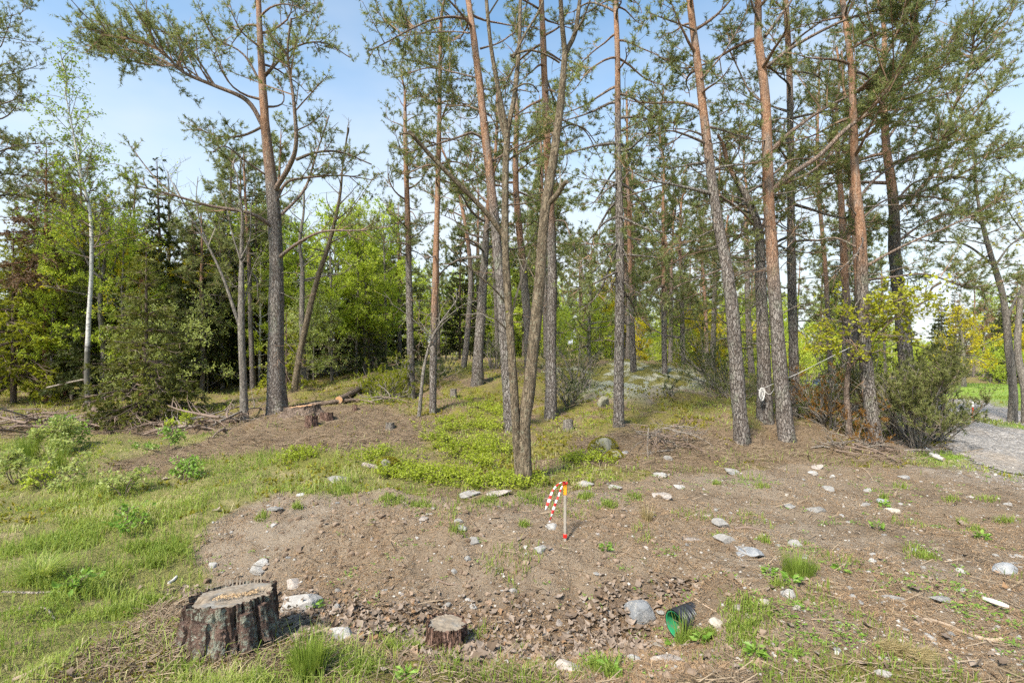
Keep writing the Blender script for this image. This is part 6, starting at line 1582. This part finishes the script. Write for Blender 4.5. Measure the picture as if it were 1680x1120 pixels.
SPOT = [(1310, 940, .16, 260), (1230, 1010, .22, 300), (1215, 1040, .14, 160), (490, 1090, .10, 300), (530, 1085, .14, 260), (590, 1100, .16, 300), (650, 1065, .10, 140), (680, 1072, .07, 120), (985, 1092, .10, 200), (1000, 1105, .08, 120), (1130, 1052, .07, 200),
        (1160, 1050, .06, 120), (488, 833, .06, 90), (430, 850, .08, 60), (300, 1100, .12, 160), (250, 990, .15, 260), (200, 1010, .15, 260), (230, 900, .16, 260), (280, 905, .12, 200), (250, 930, .10, 160), (750, 875, .10, 60), (860, 860, .06, 60), (1175, 795, .05, 60), (1000, 830, .10, 90), (960, 815, .12, 120),
        (870, 822, .2, 160), (640, 825, .2, 200), (690, 830, .15, 160), (560, 810, .2, 200), (800, 825, .15, 120), (1040, 815, .12, 80), (1180, 880, .05, 50), (1450, 820, .06, 60), (1580, 860, .08, 60), (1600, 870, .08, 60), (1650, 855, .12, 80), (1620, 820, .15, 60), (1560, 820, .10, 50), (1500, 905, .12, 70), (1520, 915, .10, 60), (1250, 800, .10, 60), (1480, 800, .10, 50), (1255, 890, .06, 60), (1275, 965, .08, 80)]
for px, py, rr, n in SPOT:
    p = gpt(px, py); n = int(n * 1.5); a = grg.uniform(0, 6.28, n); r = rr * np.sqrt(grg.random(n)) * grg.uniform(.4, 1, n); xx, yy = p[0] + r * np.cos(a), p[1] + r * np.sin(a) * .8
    blades(mb, xx, yy, GZ(xx, yy), .045 * grg.uniform(.4, 1.6, n) * (1.3 - r / rr * .6), np.full(n, .0042 + .0004 * p[1]), grg.random(n) * .95, .8)
tag(link('grass_tufts', mb.mesh('grass_tufts', M['grass_lush'])), 'scattered bright green grass tufts on soil and bank', 'grass', kind='stuff')
x, y, z, c = pick(90000, lambda x, y, c: np.clip(c['lawn'] + c['strip'] + c['side'], 0, 1) * (1 - c['road'] * .95), 6.5, 45, 1.3)
mb = MB(); blades(mb, x, y, z, (.05 + .0015 * y) * grg.uniform(.4, 1.4, len(x)), .003 + .0012 * y, grg.random(len(x)) * .9, .5)
tag(link('lawn_grass', mb.mesh('lawn_grass', M['grass_lush'])), 'fresh green grass of the verge and the lawn behind the road', 'grass', kind='stuff')
# grass and moss sprigs in the left wood and on the slope
x, y, z, c = pick(90000, lambda x, y, c: (1 - c['dirt']) * (1 - c['left'] * .8) * (1 - c['litter'] * .92) * (1 - c['lichen'] * .9) * (1 - c['road']) * (1 - c['lawn']) * (.12 + .88 * sstep(.45, .62, fbm(x * .9, y * .9, 95, 3))) * .7, 5, 26, 1.5)
mb = MB(); blades(mb, x, y, z, (.05 + .002 * y) * grg.uniform(.3, 1.3, len(x)), .004 + .0009 * y, np.clip(grg.random(len(x)) * .8 + .45 * (fbm(x, y, 96, 2)), 0, 1), .8)
tag(link('forest_grass', mb.mesh('forest_grass', M['grass'])), 'sparse grass and moss sprigs on the forest floor', 'grass', kind='stuff')
x, y, z, c = pick(60000, lambda x, y, c: (1 - c['dirt']) * (1 - c['left'] * .7) * (1 - c['litter'] * .9) * (1 - c['road']) * (1 - c['lawn']) * sstep(.5, .62, fbm(x * 1.4 + 5, y * 1.4, 97, 3)) * .8, 4.5, 22, 1.5)
mb = MB(); tufts(mb, np.c_[x, y, z + .01], np.tile(UP, (len(x), 1)), .028 + .002 * y, 4, grg, .5, (.3, 1.3))
tag(link('moss_carpet', mb.mesh('moss_carpet', M['moss_tuft'])), 'yellow-green moss cushions spread over the slope', 'moss', kind='stuff')
# bilberry
def blue_p(x, y, c):
    return c['blue'] * (1 - .9 * c['dirt']) * (.04 + .96 * sstep(.46, .62, fbm(x * 2.4, y * 2.4, 89, 3))) + .05 * (1 - c['dirt']) * (1 - c['litter']) * sstep(.55, .7, fbm(x * 1.2, y * 1.2, 90, 2)) * sstep(5, 7, y) * sstep(18, 10, y) * (1 - c['road']) * (1 - c['lawn'])
x, y, z, c = pick(90000, blue_p, 4.6, 18, 1.4, 1.0, .5)
n = len(x); hh = grg.uniform(.04, .13, n); K = 11
P0 = np.c_[x, y, z]; top = P0 + np.c_[grg.normal(0, .05, (n, 2)), hh]
mb = MB(); prisms(mb, P0, top, .0016, .001, .4); tag(link('bilberry_stems', mb.mesh('bilberry_stems', M['twig'])), 'thin stems of the bilberry carpet', 'ground cover', kind='stuff')
i = np.repeat(np.arange(n), K); u = grg.uniform(.3, 1.05, n * K)[:, None]; cc = P0[i] * (1 - u) + top[i] * u + rdir(n * K, grg) * .022
mb = MB(); leaves(mb, cc, .022 + .0012 * y[i], grg, np.clip(.25 + .6 * fbm(x * 2, y * 2, 92, 2) + .35 * (hh - .1) * 4, 0, 1)[i], .45, .6)
tag(link('bilberry_leaves', mb.mesh('bilberry_leaves', M['blueberry'])), 'bright yellow-green bilberry carpet below the pines', 'ground cover', kind='stuff')
# twig and bark litter
def litter_p(x, y, c): return np.clip(c['litter'] * 1.0 + .30 * (1 - c['left']) * (1 - c['road']) * (1 - c['lawn']), 0, 1) * (1 - .72 * c['dirt'])
x, y, z, c = pick(120000, litter_p, 2.3, 15, 1.55)
n = len(x); az = grg.uniform(0, 6.28, n); L = np.clip(np.exp(grg.normal(-2.75, .6, n)) * (.75 + .07 * y), .01, .05 + .025 * y); dz = grg.normal(.08, .22, n)
p0 = np.c_[x, y, z + .008]; p1 = p0 + np.c_[np.cos(az), np.sin(az), np.abs(dz)] * L[:, None]
mb = MB(); prisms(mb, p0, p1, .0012 + .022 * L * grg.random(n), .001 + .008 * L, grg.random(n))
tag(link('twig_litter', mb.mesh('twig_litter', M['litter'])), 'brown twigs and bark chips strewn over the forest floor', 'litter', kind='stuff')
# needles and fibres on bare soil
x, y, z, c = pick(330000, lambda x, y, c: c['dirt'] * (.25 + .75 * sstep(.4, .6, fbm(x * 1.6, y * 1.6, 93, 3))) + .5 * c['litter'], 2.2, 9, 2.0)
n = len(x); az = grg.uniform(0, 6.28, n); L = grg.uniform(.015, .055, n); p0 = np.c_[x, y, z + .004]
p1 = p0 + np.c_[np.cos(az), np.sin(az), grg.normal(.05, .2, n)] * L[:, None]
sd_ = np.c_[-np.sin(az), np.cos(az), np.zeros(n)] * (.0009 + .0003 * y)[:, None]
mb = MB(); mb.add(np.stack([p0 - sd_, p0 + sd_, p1], 1).reshape(-1, 3), np.arange(3 * n).reshape(-1, 3), np.repeat(grg.random(n), 3))
tag(link('fallen_needles', mb.mesh('fallen_needles', M['needle_litter'])), 'brown pine needles and fibres scattered on the soil', 'litter', kind='stuff')
# oak leaf litter in the ditch
def deadleaves(n, fn, d0, d1, pw, size):
    x, y, z, c = pick(n, fn, d0, d1, pw)
    n = len(x); K = 8; th = np.linspace(0, 2 * PI, K, endpoint=False)
    lob = np.array([1.0, .60, .85, .55, .78, .55, .85, .60])
    ex = np.cos(th) * lob; ey = np.sin(th) * lob * .72
    s = size * np.exp(grg.normal(0, .32, n))[:, None]; curl = grg.normal(.25, .35, n)[:, None]; curl2 = grg.normal(.2, .3, n)[:, None]
    lx, ly = ex[None] * s, ey[None] * s; lz = curl * lx ** 2 / s + curl2 * ly ** 2 / s * 1.6 + grg.normal(0, .06, (n, K)) * s
    L = np.stack([lx, ly, lz], -1); L = np.concatenate([L, np.zeros((n, 1, 3))], 1)
    nn = nrm(UP + grg.normal(0, .38, (n, 3))); a = nrm(np.cross(nn, rdir(n, grg))); b = np.cross(nn, a)
    V = L[..., :1] * a[:, None] + L[..., 1:2] * b[:, None] + L[..., 2:] * nn[:, None] + np.c_[x, y, z + .008 + .02 * grg.random(n)][:, None]
    j = np.arange(K); f = np.stack([j, (j + 1) % K, np.full(K, K)], -1)
    mb = MB(); mb.add(V.reshape(-1, 3), (np.arange(n)[:, None, None] * (K + 1) + f[None]).reshape(-1, 3), np.repeat(grg.random(n) ** 1.1, K + 1)); return mb
mb = deadleaves(60000, lambda x, y, c: np.clip(c['leaf'] * (.25 + .75 * sstep(.35, .6, fbm(x * 2.5, y * 2.5, 94, 3))) + .006 * c['dirt'] + .002, 0, 1), 2.3, 6.0, 2.0, .025)
tag(link('leaf_litter', mb.mesh('leaf_litter', M['deadleaf'])), 'curled brown oak leaves filling the ditch', 'leaf litter', kind='stuff')
# pebbles, clods, gravel
def lumps(n, fn, d0, d1, pw, smin, smax, ex, sub=0, flat=.7, sinkf=.3):
    import bmesh
    bm = bmesh.new(); bmesh.ops.create_icosphere(bm, subdivisions=1 + sub, radius=1.0)
    bv = np.array([q.co[:] for q in bm.verts]); bf = np.array([[q.index for q in fc.verts] for fc in bm.faces]); bm.free()
    x, y, z, c = pick(n, fn, d0, d1, pw); n = len(x); s = smin * (smax / smin) ** (grg.random(n) ** ex)
    J = 1 + grg.normal(0, .17, (n, len(bv), 1)); A = grg.uniform(.65, 1.25, (n, 1, 3)) * np.array([1, 1, flat]); az = grg.uniform(0, 6.28, n); ca, sa = np.cos(az)[:, None], np.sin(az)[:, None]
    V = bv[None] * J * A * s[:, None, None]; X = V[..., 0] * ca - V[..., 1] * sa; Y = V[..., 0] * sa + V[..., 1] * ca
    V = np.stack([X + x[:, None], Y + y[:, None], V[..., 2] + (z + s * flat * (1 - 2 * sinkf) * .8)[:, None]], -1)
    mb = MB(); mb.add(V.reshape(-1, 3), (np.arange(n)[:, None, None] * len(bv) + bf[None]).reshape(-1, 3), np.repeat(grg.random(n), len(bv))); return mb
mb = lumps(15000, lambda x, y, c: c['dirt'] * (.35 + .65 * sstep(.4, .62, fbm(x * 1.4, y * 1.4, 98, 2))), 2.3, 8.5, 2.0, .003, .014, 1.9)
tag(link('loose_pebbles', mb.mesh('loose_pebbles', M['pebble'])), 'small grey and white pebbles littering the soil', 'pebbles', kind='stuff')
mb = lumps(20000, lambda x, y, c: c['dirt'] * sstep(2.0, .5, x) * (.4 + .6 * sstep(.4, .6, fbm(x * 2, y * 2, 99, 2))), 2.4, 5.5, 2.0, .003, .03, 2.4)
tag(link('soil_clods', mb.mesh('soil_clods', M['clod'])), 'crumbly brown clods on the bare bank', 'soil', kind='stuff')
mb = lumps(16000, lambda x, y, c: np.maximum(c['road'] * .8, c['fringe'] * .5), 5.0, 14, 1.6, .007, .022, 1.5)
tag(link('road_stones', mb.mesh('road_stones', M['pebble'])), 'loose grey gravel on the road surface', 'gravel', kind='stuff')
# loose stones one can still pick out one by one
x, y, z, c = pick(1500, lambda x, y, c: c['dirt'] * sstep(2.5, 2.9, y) * (.4 + .6 * sstep(0, 1.5, x)), 2.5, 8, 2.0)
lab = ['small pale stone lying loose on the bare dirt', 'small grey stone lying loose on the bare dirt', 'small pinkish stone lying loose on the bare dirt', 'small tan stone lying loose on the bare dirt']
for k in range(min(240, len(x))):
    j = int(grg.choice([0, 0, 0, 1, 1, 2, 3])); s = float(np.exp(grg.normal(-4.0, .38))) * (1 + .06 * y[k])
    me = ROCK[['rock_white', 'rock', 'rock_pink', 'rock_tan'][j]][int(grg.integers(3))]; f = grg.uniform(.5, 1.0)
    tag(link('loose_stone', me, loc=(x[k], y[k], z[k] + s * .06 * f), rot=(grg.normal(0, .2), grg.normal(0, .2), grg.uniform(0, 6.28)), scl=(s, s, s * f)), lab[j], 'stone', 'loose stones, ' + ['pale', 'grey', 'pinkish', 'tan'][j])
# sedge tussocks
def tussock(px, py, h, n, label, mat, r=.05, lean=.75, name='grass_tussock', tmax=1.0):
    p = gpt(px, py); a = grg.uniform(0, 6.28, n); q = r * np.sqrt(grg.random(n)); mb = MB()
    az = a + grg.normal(0, .5, n); hh = h * grg.uniform(.45, 1.1, n); ln = hh * np.abs(grg.normal(lean, .3, n)); base = np.c_[q * np.cos(a), q * np.sin(a), np.full(n, -.02)]
    d = np.c_[np.cos(az), np.sin(az)]; s = np.c_[-d[:, 1], d[:, 0]] * .0028; rows = []
    for t in (0, .35, .7, 1.0):
        c_ = np.c_[base[:, :2] + d * (ln * t ** 1.5)[:, None], base[:, 2] + hh * (1.5 * t - .75 * t * t * (lean > .5) - .1 * t)]
        rows += [c_ - np.c_[s * (1.05 - t), np.zeros(n)], c_ + np.c_[s * (1.05 - t), np.zeros(n)]]
    V = np.stack(rows, 1).reshape(-1, 3); i = np.arange(n)[:, None] * 8; t_ = np.repeat(grg.random(n) * tmax, 8)
    mb.add(V, np.concatenate([i + np.array([0, 1, 3, 2]) + 2 * k for k in range(3)]), t_)
    tag(link(name, mb.mesh(name, M[mat]), loc=p), label, 'grass tussock')
tussock(62, 955, .26, 420, 'arching sedge tussock with straw skirt in the left grass', 'grass', .07)
tussock(45, 758, .34, 260, 'dark green rush clump near the left edge', 'grass_lush', .10, .2, 'rush_clump', .3)
tussock(92, 772, .30, 240, 'dark green rush clump right of the left edge one', 'grass_lush', .10, .2, 'rush_clump', .3)
tussock(1062, 855, .12, 120, 'dry straw tuft on the stony ground right of the stake', 'straw', .04, .5)
tussock(1310, 945, .13, 320, 'lush green grass tuft in the middle of the stony ground', 'grass_lush', .09, .5, 'grass_tussock', .6)
tussock(505, 1105, .15, 320, 'bright green grass tuft right below the big stump', 'grass_lush', .07, .35, 'grass_tussock', .6)
tussock(1120, 1058, .14, 60, 'thin green grass blades growing before the pipe mouth', 'grass_lush', .04, .3, 'grass_tussock', .5)
# tuft of dry yellow pine twig
p = gpt(1478, 1078); root = empty('dry_pine_twig', p, 'fallen pine twig with dry yellow needle brushes at the bottom right', 'twig'); mb = MB(); q = np.array([[0.10, -.08, .01], [.03, -.02, .02], [-.02, .02, .03], [-.06, .05, .03]]); Q, _ = resample(q, np.zeros(4), .01); tube(mb, Q, np.linspace(.003, .005, len(Q)), 6, .5)
link('stem', mb.mesh('stem', M['stick'], True), root); mb = MB()
for (ax_, ay_, s_) in ((-.06, .04, .075), (0.0, .0, .085), (.09, -.03, .07), (.05, -.08, .055), (-.02, .03, .08)):
    n = 90; c_ = np.c_[grg.normal(ax_, .012, n), grg.normal(ay_, .012, n), grg.uniform(.01, .05, n)]; tufts(mb, c_, np.tile([.6, -.4, .35], (n, 1)), s_, 2, grg, .035, (.1, .9))
tag(link('needle_brush', mb.mesh('needle_brush', M['straw']), root), kind='stuff')
# broad-leaved weeds
for k, (px, py, r, lab) in enumerate([(1300, 965, .07, 'broad-leaved weed below the lush grass tuft'), (1262, 945, .05, 'small rosette weed left of the lush grass tuft'), (993, 900, .06, 'dandelion rosette on the soil right of the stake'), (1240, 1082, .05, 'small light green weed at the bottom right of the pipe'), (1612, 885, .05, 'dark green clover patch at the right'), (1450, 832, .05, 'leafy weed beside the blue-grey far stone'),
                                      (1105, 1062, .07, 'fern-like green weed at the pipe mouth'), (1150, 1058, .05, 'narrow-leaved weed right of the pipe mouth'), (515, 1000, .04, 'tiny weed by the whitish boulder'), (1000, 1100, .06, 'green weed beside the rounded pink stone'), (665, 1112, .05, 'pale weed at the bottom, right of the grass tufts'), (1380, 935, .05, 'low green weed on the stony ground'), (1440, 868, .06, 'sprawling weed in the middle distance of the stony ground')]):
    p = gpt(px, py); n = 26; a = grg.uniform(0, 6.28, n); q = r * np.sqrt(grg.random(n)); mb = MB(); c_ = np.c_[q * np.cos(a) * .5, q * np.sin(a) * .5, grg.uniform(.005, .05, n)]
    leaves(mb, c_, .045, grg, None, .35, .5, np.c_[np.cos(a), np.sin(a), np.full(n, .5)]); tag(link('weed', mb.mesh('weed', M['weed']), loc=p), lab, 'weed')
# yellow moss cushions on the duff round the big stump
x, y, z, c = pick(60000, lambda x, y, c: c['litter'] * sstep(3.6, 3.0, y) * sstep(.52, .62, fbm(x * 5 + 2, y * 5, 131, 3)), 2.2, 4, 1.5)
mb = MB(); tufts(mb, np.c_[x, y, z + .006], np.tile(UP, (len(x), 1)), .016, 4, grg, .5, (.3, 1.3))
tag(link('stump_moss', mb.mesh('stump_moss', M['moss_tuft'])), 'yellow moss patches on the brown duff round the big stump', 'moss', kind='stuff')
# small weed sprigs dotted over the stony ground
x, y, z, c = pick(9000, lambda x, y, c: c['dirt'] * (1 - c['leaf']) * (.06 + .94 * sstep(.52, .66, fbm(x * 1.8 + 7, y * 1.8, 141, 3))) * (.35 + .65 * sstep(-.5, 1.0, x)), 2.4, 8.5, 1.8)
n = len(x); i = np.repeat(np.arange(n), 7); a = grg.uniform(0, 6.28, 7 * n); q = grg.uniform(0, .028, 7 * n)
mb = MB(); leaves(mb, np.c_[x[i] + q * np.cos(a), y[i] + q * np.sin(a), z[i] + grg.uniform(.004, .022, 7 * n)], .02, grg, None, .4, .45, np.c_[np.cos(a), np.sin(a), np.full(7 * n, .4)])
tag(link('weed_sprigs', mb.mesh('weed_sprigs', M['weed'])), 'tiny green weed sprigs dotted over the stony ground', 'weeds', kind='stuff')
